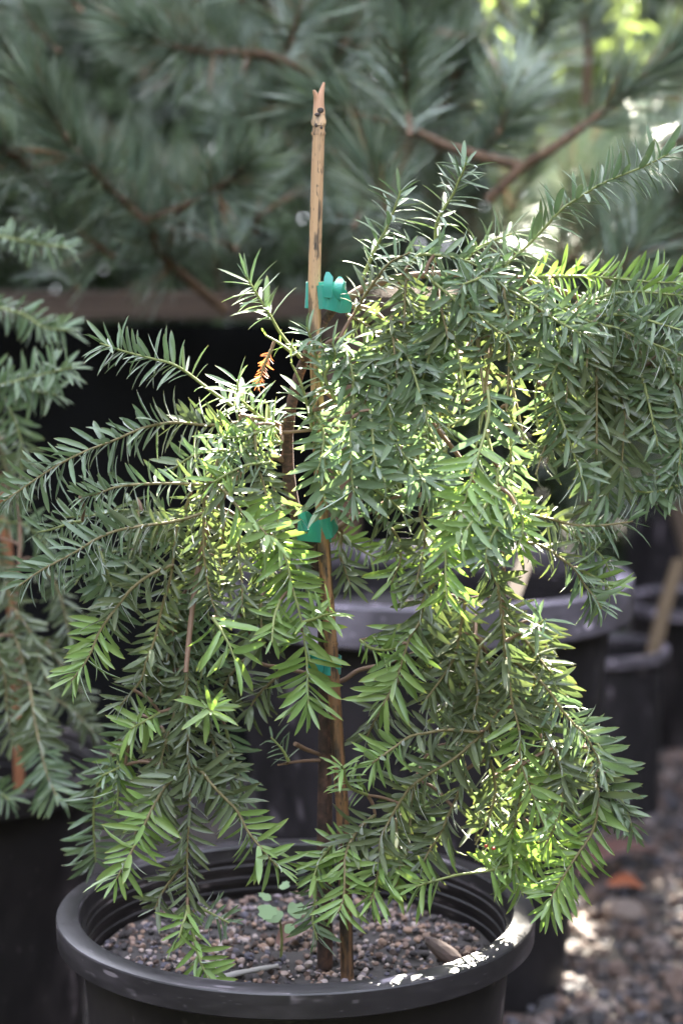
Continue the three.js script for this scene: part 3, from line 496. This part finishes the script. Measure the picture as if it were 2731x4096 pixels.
  S('of', 2, 6, [[1990, 2850], [1925, 2937], [1867, 2991], [1800, 3045], [1702, 3103], [1639, 3152], [1595, 3214], [1550, 3295], [1523, 3350], [1518, 3412], [1514, 3470], [1500, 3546], [1477, 3630]], { len: px(135), turn: 0.8, pect: 0.35 });
  S('of', 3, 6, [[1916, 2928], [1782, 2920], [1702, 2933], [1639, 2946], [1586, 2982], [1523, 3027], [1488, 3052]], { len: px(115), turn: 0.6 });
  S('f', 3, 5, [[1470, 3180], [1400, 3150], [1375, 3090], [1365, 3060]], { len: px(95) });
  S('of', 3, 7, [[1500, 3260], [1440, 3310], [1400, 3370], [1380, 3430], [1378, 3500], [1372, 3600], [1352, 3650]], { len: px(125), turn: 0.4 });
  S('o', 1, 3, [[1860, 3080], [1836, 3167], [1795, 3256], [1760, 3332], [1715, 3404], [1688, 3455]], { len: px(130) });
  S('f', 2, 5, [[2170, 3380], [2100, 3440], [2000, 3470], [1943, 3484], [1840, 3497], [1782, 3511], [1720, 3528], [1657, 3548]], { len: px(140), pect: 0.5, spread: 72 });
  S('of', 2, 6, [[2340, 2990], [2380, 3120], [2391, 3190], [2390, 3240], [2366, 3329], [2319, 3403], [2276, 3466], [2244, 3519], [2213, 3572], [2184, 3640]], { len: px(145), turn: 0.25 });
  S('og', 2, 4, [[2050, 2640], [2141, 2709], [2190, 2758], [2235, 2825], [2293, 2896], [2329, 2928], [2382, 3017], [2408, 3080]], { len: px(135), turn: 0.3 });
  S('g', 2, 3, [[2390, 3080], [2430, 3160], [2450, 3220], [2480, 3265]], { len: px(125) });
  S('g', 3, 5, [[2120, 2520], [2150, 2500], [2182, 2476]], { len: px(105), space: 0.0032 });
  S('o', 0, 2, [[2010, 2480], [2100, 2560], [2160, 2640], [2210, 2700]], { len: px(110) });
  S('o', 2, 4, [[2060, 2760], [2140, 2860], [2200, 2980], [2240, 3080], [2260, 3200]], { len: px(125) });
  S('of', 3, 5, [[2200, 2960], [2240, 3060], [2250, 3180], [2220, 3300], [2180, 3380]], { len: px(130) });
  S('g', 0, 2, [[2290, 2900], [2390, 2980], [2440, 3060], [2470, 3130]], { len: px(115) });
  S('g', 0, 1, [[2400, 3120], [2470, 3180], [2510, 3260], [2530, 3330]], { len: px(110) });
  S('o', -1, 1, [[1700, 2560], [1760, 2640], [1800, 2760], [1820, 2860]], { len: px(120) });
  S('o', 0, 2, [[1860, 2400], [1840, 2520], [1820, 2620], [1760, 2720], [1700, 2800]], { len: px(125) });
  S('o', 1, 3, [[1930, 2560], [1900, 2680], [1910, 2780], [1890, 2880]], { len: px(120) });
  S('o', -1, 0, [[1620, 2680], [1560, 2780], [1500, 2880], [1460, 2960]], { len: px(115) });
  S('f', 2, 4, [[1440, 2560], [1480, 2590], [1540, 2600], [1590, 2590]], { len: px(90) });
  S('o', 1, 2, [[1960, 3040], [1980, 3160], [1950, 3280], [1900, 3380]], { len: px(125) });
  S('of', 1, 3, [[2070, 3060], [2080, 3200], [2050, 3330], [2020, 3430]], { len: px(125) });
  S('o', 0, 2, [[1660, 3120], [1640, 3240], [1640, 3340], [1620, 3440]], { len: px(115) });
  S('of', 2, 4, [[1580, 3280], [1590, 3380], [1600, 3460], [1580, 3560]], { len: px(115) });
  S('f', 3, 5, [[1420, 3330], [1330, 3380], [1280, 3440], [1250, 3520]], { len: px(100) });
  S('g', 3, 5, [[1300, 3420], [1270, 3500], [1260, 3600], [1250, 3680], [1270, 3760]], { len: px(100) });
  S('o', -3, -1, [[2100, 3080], [2160, 3200], [2200, 3320], [2130, 3440]], { len: px(120) });
  S('f', 2, 3, [[2120, 3300], [2090, 3400], [2060, 3480], [2090, 3560]], { len: px(120) });
  // upper right
  S('g', 0, 2, [[1900, 1130], [2000, 1075], [2076, 1012], [2178, 909], [2245, 837], [2317, 788], [2388, 744], [2477, 704], [2567, 668], [2625, 641], [2672, 614]], { len: px(130) });
  S('g', -1, 0, [[1740, 1050], [1745, 900], [1766, 848], [1811, 777], [1833, 723], [1851, 687], [1864, 648]], { len: px(112), spread: 66 });
  S('g', -1, 0, [[1450, 1120], [1480, 1040], [1507, 982], [1538, 929], [1565, 866], [1587, 808], [1603, 762]], { len: px(112), spread: 66 });
  S('og', 1, 3, [[1420, 1250], [1460, 1180], [1510, 1110], [1560, 1050], [1640, 1010]], { len: px(100) });
  S('g', 1, 3, [[1640, 1060], [1677, 1020], [1735, 1020], [1802, 1027], [1869, 1045], [1940, 1080]], { len: px(120) });
  S('g', 2, 5, [[1960, 1090], [1910, 1115], [1848, 1138]], { len: px(110) });
  S('g', 1, 4, [[1880, 1090], [1949, 1107], [2031, 1156], [2098, 1196], [2178, 1250], [2223, 1281], [2290, 1317], [2325, 1335]], { len: px(128) });
  S('g', 1, 3, [[2250, 1230], [2330, 1275], [2410, 1299], [2477, 1317], [2558, 1353], [2643, 1388], [2731, 1424], [2810, 1470]], { len: px(128) });
  S('f', -1, 1, [[2080, 1110], [2187, 1107], [2299, 1105], [2401, 1109], [2522, 1120], [2656, 1130], [2760, 1125]], { len: px(120), pect: 0.3 });
  S('gf', 0, 1, [[2300, 1230], [2370, 1200], [2455, 1174], [2544, 1167], [2700, 1180], [2790, 1190]], { len: px(115) });
  S('g', -2, -1, [[1850, 1060], [1900, 1000], [1980, 960], [2060, 930]], { len: px(115) });
  S('of', -2, -1, [[2262, 1300], [2272, 1370], [2279, 1446], [2279, 1536], [2281, 1603], [2286, 1690]], { len: px(145), pect: 0.45, spread: 54, turn: 0.75 });
  S('o', -1, 1, [[2400, 1330], [2433, 1451], [2464, 1513], [2482, 1580], [2495, 1647], [2491, 1759], [2480, 1930]], { len: px(165), pect: 0.6 });
  S('og', -2, 0, [[2370, 1400], [2384, 1580], [2384, 1670], [2381, 1759], [2387, 1862], [2391, 1895]], { len: px(140), pect: 0.6, spread: 52 });
  S('o', -2, 0, [[2520, 1360], [2589, 1446], [2656, 1496], [2731, 1562], [2770, 1700]], { len: px(140) });
  S('g', -1, 1, [[2640, 1420], [2690, 1520], [2700, 1640], [2720, 1780], [2710, 1900]], { len: px(140) });
  S('g', 0, 1, [[2770, 1930], [2700, 1945], [2650, 1962], [2588, 1969], [2540, 1964]], { len: px(120) });
  S('g', -1, 0, [[2760, 1780], [2680, 1840], [2620, 1920], [2600, 1990]], { len: px(130) });
  S('og', 1, 2, [[2000, 2040], [2040, 2054], [2129, 2062], [2218, 2080], [2285, 2098], [2352, 2103], [2441, 2098], [2530, 2085]], { len: px(120), turn: 0.5 });
  S('og', 1, 3, [[2030, 2130], [2075, 2161], [2173, 2187], [2240, 2232], [2298, 2277], [2329, 2330], [2374, 2388], [2403, 2436]], { len: px(112), turn: 0.5 });
  S('g', 0, 1, [[2240, 2100], [2330, 2170], [2400, 2220], [2440, 2290]], { len: px(115) });
  S('f', 1, 2, [[2300, 2270], [2360, 2300], [2420, 2340], [2450, 2370]], { len: px(115) });
  S('o', 2, 3, [[2010, 1150], [2028, 1260], [2035, 1400], [2030, 1560], [2020, 1680]], { len: px(125) });
  S('g', 2, 3, [[2000, 1640], [2060, 1700], [2107, 1757], [2150, 1790]], { len: px(120) });
  S('g', 2, 3, [[2160, 1250], [2230, 1350], [2236, 1420], [2200, 1520]], { len: px(130) });
  S('o', 1, 3, [[1880, 1120], [1930, 1240], [1960, 1380], [1950, 1500], [1939, 1600]], { len: px(120) });
  S('g', 0, 2, [[2080, 1220], [2130, 1340], [2150, 1460], [2140, 1600], [2150, 1720]], { len: px(125) });
  S('g', 3, 4, [[1840, 1160], [1880, 1220], [1960, 1300], [2040, 1350]], { len: px(120) });
  S('g', 2, 4, [[1700, 1100], [1760, 1150], [1830, 1210], [1900, 1290]], { len: px(120) });
  S('g', 1, 3, [[2400, 1260], [2520, 1260], [2620, 1290], [2720, 1320]], { len: px(115) });
  S('o', 0, 2, [[2200, 1560], [2200, 1680], [2180, 1780], [2140, 1900]], { len: px(125) });
  S('g', 2, 4, [[1640, 1800], [1700, 1900], [1760, 1960], [1800, 2040]], { len: px(125) });
  S('f', 5, 7, [[2040, 1960], [2080, 2040], [2090, 2120], [2060, 2210]], { len: px(120) });
  S('g', 2, 3, [[1460, 1900], [1500, 1960], [1560, 2000], [1620, 2060]], { len: px(115) });
  // short shoots in the two sunny spots
  S('g', 1, 3, [[1130, 1770], [1040, 1765], [960, 1790], [890, 1835]], { len: px(115), keep: true });
  S('f', 2, 3, [[1100, 1700], [1010, 1735], [930, 1750], [870, 1740]], { len: px(110), keep: true });
  S('gf', 3, 4, [[1080, 1850], [990, 1860], [920, 1890], [850, 1930]], { len: px(110), keep: true });
  S('f', 7, 9, [[2000, 1950], [1935, 2030], [1870, 2110], [1840, 2170]], { len: px(130), keep: true });
  S('g', 7, 9, [[2060, 2020], [2000, 2090], [1950, 2180], [1940, 2250]], { len: px(120), keep: true });
  // inner and rear shoots that close the crown
  const rr = rng(404), rear = (n, x0, x1, y0, y1, z0, z1, len) => { for (let i = 0; i < n; i++) { const x = lerp(x0, x1, rr()), y = lerp(y0, y1, rr()), z = lerp(z0, z1, rr()), l = len * (0.6 + 0.8 * rr()), sx = (rr() - 0.5) * 0.8 * l; S(rr() < 0.5 ? 'o' : 'g', z, z + 1 + rr() * 1.5, [[x, y], [x + sx * 0.4, y + l * 0.35], [x + sx, y + l]], { len: px(105 + 30 * rr()) }); } };
  rear(12, 1450, 2600, 1080, 1450, -1, 2, 280); rear(7, 1950, 2600, 1350, 1700, -1, 2, 280); rear(5, 1350, 1800, 1250, 1500, 0, 2, 260); rear(10, 1450, 2550, 1080, 1500, -5, -1, 260); rear(8, 1500, 2500, 1400, 1850, -5, -1, 260); rear(6, 1350, 1700, 1500, 1850, -4, 0, 240);
  rear(10, 620, 1100, 1980, 2500, -5, -1, 260); rear(6, 560, 900, 2500, 2950, -4, -1, 260); rear(12, 1650, 2250, 2300, 3000, -5, -1, 260); rear(6, 1900, 2350, 2950, 3300, -3, 0, 240); rear(5, 350, 700, 1950, 2250, -5, -2, 220);
}
{
  const g = thing('weeping_podocarpus', 'weeping needle leaved shrub in the large black pot in front', 'plant', plantBase.toArray());
  plant.build(g, 300);
  const red = std(lin(0.28, 0.03, 0.012), 0.6), bud = new THREE.SphereGeometry(0.0014, 10, 8).scale(1, 0.8, 1);
  for (const [x, y, z] of [[1516, 3482, 5.2], [1943, 3384, 4], [1973, 3394, 4]]) mesh('bud', bud, red, g).position.copy(P(x, y, Z0 + z / 100)).sub(plantBase);
}

// neighbour plant at the left edge
{
  const base = V(-0.37, 0.25, -0.43), pl = new Plant(base, 23), px = n => n * 1.345 / F;
  const Wn = (list, z0, z1) => list.map(([x, y], i) => P(x, y, lerp(z0, z1, i / (list.length - 1))));
  pl.limb('trunk', [base.clone(), ...Wn([[-400, 2700], [-330, 2000], [-260, 1500], [-120, 1250]], -0.38, -0.30)], 0.005, 0.0025, barkMat);
  pl.limb('limb', Wn([[-260, 1500], [-100, 1600], [20, 1800], [80, 2100], [60, 2600], [110, 2800]], -0.34, -0.22), 0.0022, 0.0012, stemBrown);
  pl.limb('limb', Wn([[-330, 2000], [-150, 2200], [-40, 2500], [-20, 2900]], -0.34, -0.24), 0.0022, 0.0012, stemBrown);
  const S = (types, z0, z1, list, o) => pl.shoot(types, Wn(list, z0, z1), o);
  S('g', -0.36, -0.34, [[-150, 920], [-40, 940], [80, 960], [180, 980], [290, 990]], { len: px(120) });
  S('g', -0.34, -0.32, [[-120, 1180], [0, 1230], [100, 1260], [180, 1310], [290, 1320]], { len: px(120) });
  S('g', -0.24, -0.20, [[-120, 1560], [0, 1540], [120, 1510], [200, 1490], [290, 1470]], { len: px(130) });
  S('g', -0.24, -0.22, [[-100, 1480], [20, 1520], [120, 1560], [230, 1580]], { len: px(125) });
  S('go', -0.25, -0.24, [[0, 1560], [60, 1680], [90, 1800], [80, 1940]], { len: px(120) });
  S('o', -0.28, -0.26, [[-60, 1640], [-10, 1760], [30, 1900], [40, 2040]], { len: px(115) });
  S('o', -0.26, -0.24, [[-40, 2160], [10, 2280], [40, 2400], [50, 2540], [30, 2680]], { len: px(120) });
  S('o', -0.24, -0.20, [[40, 2500], [80, 2600], [110, 2720], [130, 2860], [150, 2960]], { len: px(125) });
  S('og', -0.20, -0.14, [[120, 2740], [140, 2880], [165, 3000], [190, 3100], [230, 3190]], { len: px(135), pect: 0.5, turn: 0.45, spread: 58 });
  S('o', -0.22, -0.20, [[-30, 2560], [20, 2700], [30, 2850], [60, 2980]], { len: px(115) });
  S('o', -0.24, -0.22, [[60, 2440], [130, 2540], [160, 2640], [200, 2760]], { len: px(110) });
  S('g', -0.22, -0.20, [[-120, 3050], [-60, 3130], [0, 3170], [40, 3200]], { len: px(115) });
  S('o', -0.30, -0.28, [[140, 2240], [220, 2330], [260, 2450], [280, 2560]], { len: px(110) });
  S('o', -0.30, -0.28, [[60, 2700], [200, 2780], [300, 2850], [380, 2940]], { len: px(110) });
  S('g', -0.30, -0.28, [[-80, 2000], [0, 2080], [100, 2100], [190, 2180]], { len: px(115) });
  S('o', -0.33, -0.31, [[180, 2560], [260, 2680], [330, 2780], [340, 2900]], { len: px(105) });
  const g = thing('weeping_podocarpus', 'blurred weeping needle leaved shrub in the shaded pot at the left edge', 'plant', base.toArray());
  pl.build(g, 220);
}

// ------------------------------------------------------------------ stakes, ties, litter
const bambooTex = texture(128, 512, (u, v) => { const a = fbm(u * 20, v * 6, 128, 4), b = fbm(u * 6 + 9, v * 10, 64, 4), sp = sstep(0.66, 0.74, fbm(u * 24, v * 40 + 5, 128, 3)); const k = 0.60 + 0.16 * (a - 0.5) - 0.30 * sstep(0.5, 0.72, b) - 0.22 * sp; return [k * 1.02, k * 0.83, k * 0.60]; }, true, [1, 0.25]);
const bamboo = new THREE.MeshStandardMaterial({ map: bambooTex, roughness: 0.62, side: THREE.DoubleSide }), darkMark = std(lin(0.035, 0.022, 0.016), 0.8);
{
  const pts = [[1392, 3880], [1372, 3300], [1352, 3000], [1325, 2600], [1303, 2300], [1285, 2000], [1266, 1500], [1257, 1200], [1266, 800], [1275, 490], [1276, 440]];
  const w = pts.map(([x, y], i) => P(x, y, lerp(0.052, 0.030, i / 10))), base = w[0].clone();
  const g = thing('bamboo_stake', 'tan bamboo stake with splintered top tied to the weeping plant', 'stake', base.toArray()), L = w.map(p => p.clone().sub(base));
  L[0].y -= 0.03;
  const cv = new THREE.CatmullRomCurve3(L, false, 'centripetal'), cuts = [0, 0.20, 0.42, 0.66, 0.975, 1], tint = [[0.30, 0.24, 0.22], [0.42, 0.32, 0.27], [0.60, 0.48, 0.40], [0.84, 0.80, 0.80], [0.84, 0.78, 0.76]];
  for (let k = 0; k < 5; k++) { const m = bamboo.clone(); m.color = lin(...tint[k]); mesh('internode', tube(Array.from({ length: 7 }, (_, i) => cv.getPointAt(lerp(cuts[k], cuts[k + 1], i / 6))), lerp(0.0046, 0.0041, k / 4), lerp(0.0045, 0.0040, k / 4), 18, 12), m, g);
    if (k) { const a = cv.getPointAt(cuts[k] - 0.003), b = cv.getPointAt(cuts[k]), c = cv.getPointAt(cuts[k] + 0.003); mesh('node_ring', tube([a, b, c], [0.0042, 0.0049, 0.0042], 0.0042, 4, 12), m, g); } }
  const top = L[10], dirUp = top.clone().sub(L[9]).normalize();
  // knot below the break and the two splinters
  mesh('knot', tube([L[9].clone().addScaledVector(dirUp, -0.003), L[9].clone().addScaledVector(dirUp, 0.0), L[9].clone().addScaledVector(dirUp, 0.004)], [0.0042, 0.0050, 0.0043], 0.0043, 6, 12), bamboo, g);
  const sp = mesh('splintered_end', mergeGeometries([
    tube([top.clone().addScaledVector(dirUp, -0.001), top.clone().add(V(-0.0012, 0.007, 0)), top.clone().add(V(-0.0034, 0.0125, 0.001))], 0.0040, 0.0009, 6, 7),
    tube([top.clone().addScaledVector(dirUp, -0.001), top.clone().add(V(0.0010, 0.008, 0)), top.clone().add(V(0.0032, 0.0175, -0.001))], 0.0040, 0.0008, 6, 7)]), std(lin(0.36, 0.20, 0.12), 0.8), g);
  const marks = [[0.0012, 0.0075, 0.0036, 0.0018], [-0.001, 0.0048, 0.0030, 0.0012], [-0.0015, -0.002, 0.0020, 0.0014], [0.0016, -0.0035, 0.0018, 0.0010]];
  for (const [dx, dy, w2, h2] of marks) { const m = mesh('dark_mark', new THREE.SphereGeometry(1, 10, 8), darkMark, g); m.scale.set(w2 * 0.6, h2, 0.0006); m.position.copy(L[9]).add(V(dx, dy, 0.0041)); }
}
function stake(label, pts, r, mat, cat = 'stake') { const base = pts[0].clone(), g = thing('garden_stake', label, cat, base.toArray()); mesh('cane', tube(pts.map(p => p.clone().sub(base)), r, r * 0.92, 16, 9), mat, g); mesh('cut_end', tube([pts[pts.length - 1].clone().sub(base).add(V(0, 0.0001, 0)), pts[pts.length - 1].clone().sub(base).add(V(0, 0.0012, 0))], r * 0.7, r * 0.5, 2, 9), mat, g); }
stake('orange brown stake in the shaded plant at the left edge', [V(P(75, 2900, -0.42).x, 0.20, -0.42), P(60, 2600, -0.42), P(30, 2200, -0.41), P(-10, 1900, -0.40)], 0.005, std(lin(0.20, 0.075, 0.03), 0.7));
stake('brown wooden stake standing in the small grey round pot', [V(0.40, 0.16, -1.28), P(2660, 2420, -1.28), P(2715, 2240, -1.29)], 0.010, std(lin(0.17, 0.12, 0.075), 0.8));
{ // pale flat label stake in the grey pot
  const g = new THREE.BoxGeometry(0.014, 0.04, 0.003), m = mesh('wooden_tag', g, std(lin(0.55, 0.42, 0.28), 0.8)); m.position.copy(P(2078, 2255, -0.52)).add(V(0, -0.012, 0)); m.rotation.set(-0.15, 0.2, -0.35); tag(m, 'pale wooden tag sticking out of the large grey pot', 'tag');
}
// green tape: strip along points with given width direction and real thickness
function ribbon(pts, wdir, width, th = 0.0004, jag = 0) {
  const c = new THREE.CatmullRomCurve3(pts, false, 'centripetal'), n = pts.length * 5, pos = [], idx = [], rr = rng(pts.length * 13 + 1);
  for (let i = 0; i <= n; i++) {
    const t = i / n, p = c.getPoint(t), T = c.getTangent(t), w = wdir.clone().addScaledVector(T, -wdir.dot(T)).normalize(), nn = T.clone().cross(w), e = jag && t > 0.8 ? (t - 0.8) * 5 * jag : 0;
    for (const [a, b] of [[-1, -1], [1, -1], [1, 1], [-1, 1]]) { const q = p.clone().addScaledVector(w, a * width / 2 * (1 - e * (a > 0 ? 0.9 : 0.3))).addScaledVector(nn, b * th / 2); pos.push(q.x, q.y, q.z); }
    if (i) for (let k = 0; k < 4; k++) { const A = (i - 1) * 4 + k, B = (i - 1) * 4 + (k + 1) % 4; idx.push(A, B, A + 4, B, B + 4, A + 4); }
  }
  idx.push(0, 2, 1, 0, 3, 2); const e = n * 4; idx.push(e, e + 1, e + 2, e, e + 2, e + 3);
  let g = new THREE.BufferGeometry(); g.setAttribute('position', new THREE.Float32BufferAttribute(pos, 3)); g.setIndex(idx); g = g.toNonIndexed(); g.computeVertexNormals(); return g;
}
const tape = new THREE.MeshPhysicalMaterial({ color: lin(0.006, 0.23, 0.17), roughness: 0.9, transmission: 0.3, thickness: 0, clearcoat: 0.7, clearcoatRoughness: 0.25, side: THREE.DoubleSide });
function tie(label, stakeAt, stemAt, w, tails, spikes = []) {
  const base = stakeAt.clone(), g = thing('plant_tie', label, 'tie', base.toArray(), 'green tape ties on the stake'), L = p => p.clone().sub(base), r = 0.0058, d = stemAt.clone().sub(stakeAt), loop = [];
  d.y = 0; const len = d.length(), u = d.clone().divideScalar(len || 1), v = V(-u.z, 0, u.x);
  for (let k = 0; k <= 8; k++) { const a = Math.PI / 2 + k / 8 * Math.PI; loop.push(V(0, 0, 0).addScaledVector(u, r * Math.cos(a)).addScaledVector(v, r * Math.sin(a))); }
  for (let k = 0; k <= 8; k++) { const a = -Math.PI / 2 + k / 8 * Math.PI; loop.push(L(stemAt).setY(0).addScaledVector(u, r * Math.cos(a)).addScaledVector(v, r * Math.sin(a))); }
  loop.push(loop[0].clone());
  mesh('loop', ribbon(loop, V(0.05, 1, 0), w), tape, g);
  for (const t of tails) mesh('tail', ribbon(t.map(L), V(0, 1, 0.1), w * 0.9, 0.0004, 1), tape, g);
  for (const t of spikes) mesh('frayed_end', ribbon(t.map(L), V(1, 0, 0.2), 0.0058, 0.0004, 1.08), tape, g);
}
tie('topmost green tape tie with a bright flag, highest on the stake', P(1258, 1180, 0.033), P(1345, 1225, 0.034), 0.0170, [[P(1272, 1190, 0.041), P(1300, 1188, 0.047), P(1350, 1200, 0.044), P(1408, 1218, 0.036)]], [[P(1308, 1190, 0.048), P(1312, 1140, 0.049), P(1316, 1088, 0.046)], [P(1345, 1195, 0.045), P(1350, 1150, 0.047), P(1366, 1108, 0.041)]]);
tie('green tape tie round stem and stake at mid height', P(1292, 2120, 0.040), P(1225, 2120, 0.033), 0.0150, [[P(1290, 2120, 0.048), P(1320, 2110, 0.050), P(1348, 2090, 0.044)], [P(1240, 2100, 0.044), P(1215, 2085, 0.050), P(1200, 2110, 0.046)]]);
tie('lowest green tape tie, behind the drooping bright shoot', P(1328, 2660, 0.044), P(1296, 2665, 0.030), 0.0120, [[P(1300, 2660, 0.046), P(1260, 2650, 0.050), P(1222, 2640, 0.044)]]);

// seedling weed in the front pot: stem and lobed leaves
function lobedLeaf(s) { const sh = new THREE.Shape(); sh.moveTo(0, 0); sh.bezierCurveTo(-0.25, 0.1, -0.5, 0.25, -0.42, 0.5); sh.bezierCurveTo(-0.3, 0.55, -0.25, 0.6, -0.3, 0.85); sh.bezierCurveTo(-0.15, 0.95, -0.05, 0.85, 0, 1.05); sh.bezierCurveTo(0.1, 0.85, 0.2, 0.95, 0.33, 0.8); sh.bezierCurveTo(0.25, 0.6, 0.35, 0.55, 0.46, 0.45); sh.bezierCurveTo(0.5, 0.2, 0.2, 0.1, 0, 0); const g = new THREE.ExtrudeGeometry(sh, { depth: 0.015, bevelEnabled: false, curveSegments: 5 }); g.scale(s, s, s); return g; }
{
  const b = V(P(1120, 3760, 0.02).x, soilY, 0.01), g = thing('weed_seedling', 'small pale green weed seedling growing in the front pot', 'seedling', b.toArray()), m = leafMaterial(lin(0.20, 0.31, 0.14));
  mesh('stem', tube([V(0, 0, 0), V(0.001, 0.02, 0.002), V(-0.001, 0.036, 0.002)], 0.0011, 0.0008, 8, 6), stemGreen, g);
  for (const [px_, py_, z, s, rz] of [[1112, 3690, 0.02, 0.021, 0.5], [1150, 3650, 0.015, 0.021, -1.1], [1085, 3600, 0.01, 0.014, 1.2], [1130, 3560, 0.01, 0.013, -0.3], [1140, 3700, 0.025, 0.014, -2.2], [1080, 3620, 0.02, 0.022, 2.9]]) { const l = mesh('leaf', lobedLeaf(s * 0.72), m, g); l.position.copy(P(px_, py_, z)).sub(b); l.rotation.set(-0.95 + 0.3 * Math.sin(px_), 0.35 * Math.cos(py_), rz); }
}
{
  const t1 = mesh('fallen_twig', tube([P(815, 3830, 0.062).setY(soilY + 0.006), P(950, 3790, 0.05).setY(soilY + 0.008), P(1110, 3735, 0.03).setY(soilY + 0.006)], 0.0022, 0.0016, 14, 7, 0.3), std(lin(0.28, 0.26, 0.24), 0.9)); tag(t1, 'pale grey twig lying on the pebbly potting mix', 'twig');
}
function dryLeaf(name, label, cat, pos, len, wid, rot, color) {
  const g = new THREE.PlaneGeometry(wid, len, 6, 12), p = g.attributes.position;
  for (let i = 0; i < p.count; i++) { const t = p.getY(i) / len + 0.5, k = Math.pow(Math.sin(Math.PI * clamp(t * 0.94 + 0.04)), 0.7); const x = p.getX(i) * k; p.setX(i, x); p.setZ(i, 1.2 * x * x / wid + len * 0.10 * Math.sin(t * 3.1)); }
  g.computeVertexNormals(); const m = mesh(numbered(name), g, new THREE.MeshPhysicalMaterial({ color, roughness: 0.9, transmission: 0.15, thickness: 0, side: THREE.DoubleSide })); m.position.copy(pos); m.rotation.set(...rot); return tag(m, label, cat);
}
const onGround = (x, y, h = 0.01) => { const d = P(x, y, 0).sub(CAM).normalize(); const t = (h - CAM.y) / d.y; return CAM.clone().addScaledVector(d, t); };
dryLeaf('dry_leaf', 'long reddish brown dry leaf on the gravel beside the grey pot', 'leaf', onGround(2460, 3460, 0.012), 0.16, 0.035, [-1.45, 0.1, -0.9], lin(0.10, 0.042, 0.032));
dryLeaf('dry_leaf', 'orange dry leaf on the gravel below the reddish leaf', 'leaf', onGround(2500, 3545, 0.012), 0.045, 0.022, [-1.2, 0.25, -1.4], lin(0.22, 0.06, 0.02));
dryLeaf('dry_leaf', 'brown curled dry leaf on the potting mix behind the seedling', 'leaf', P(1165, 3600, -0.02).setY(soilY + 0.009), 0.03, 0.016, [-1.3, 0.2, -0.7], lin(0.12, 0.06, 0.045));
dryLeaf('dry_leaf', 'tan dry leaf inside the small grey round pot', 'leaf', V(0.343, 0.178, -1.29), 0.06, 0.03, [-1.0, 0.3, 0.5], lin(0.30, 0.17, 0.08));
{ const m = mesh('pale_stone', stoneGeos[3], std(lin(0.13, 0.10, 0.085), 0.85)); m.position.copy(onGround(2490, 3645, 0.012)); m.scale.set(0.024, 0.014, 0.02); tag(m, 'large pale stone among the dark gravel', 'stone');
  const b = mesh('bark_chunk', stoneGeos[2], std(lin(0.07, 0.05, 0.045), 0.9)); b.position.copy(P(1780, 3690, 0.02).setY(soilY + 0.012)); b.scale.set(0.018, 0.006, 0.007); b.rotation.set(0.3, -0.5, -0.45); tag(b, 'dark bark chunk on the potting mix by the right wall of the front pot', 'bark'); }

renderer.render(scene, camera);
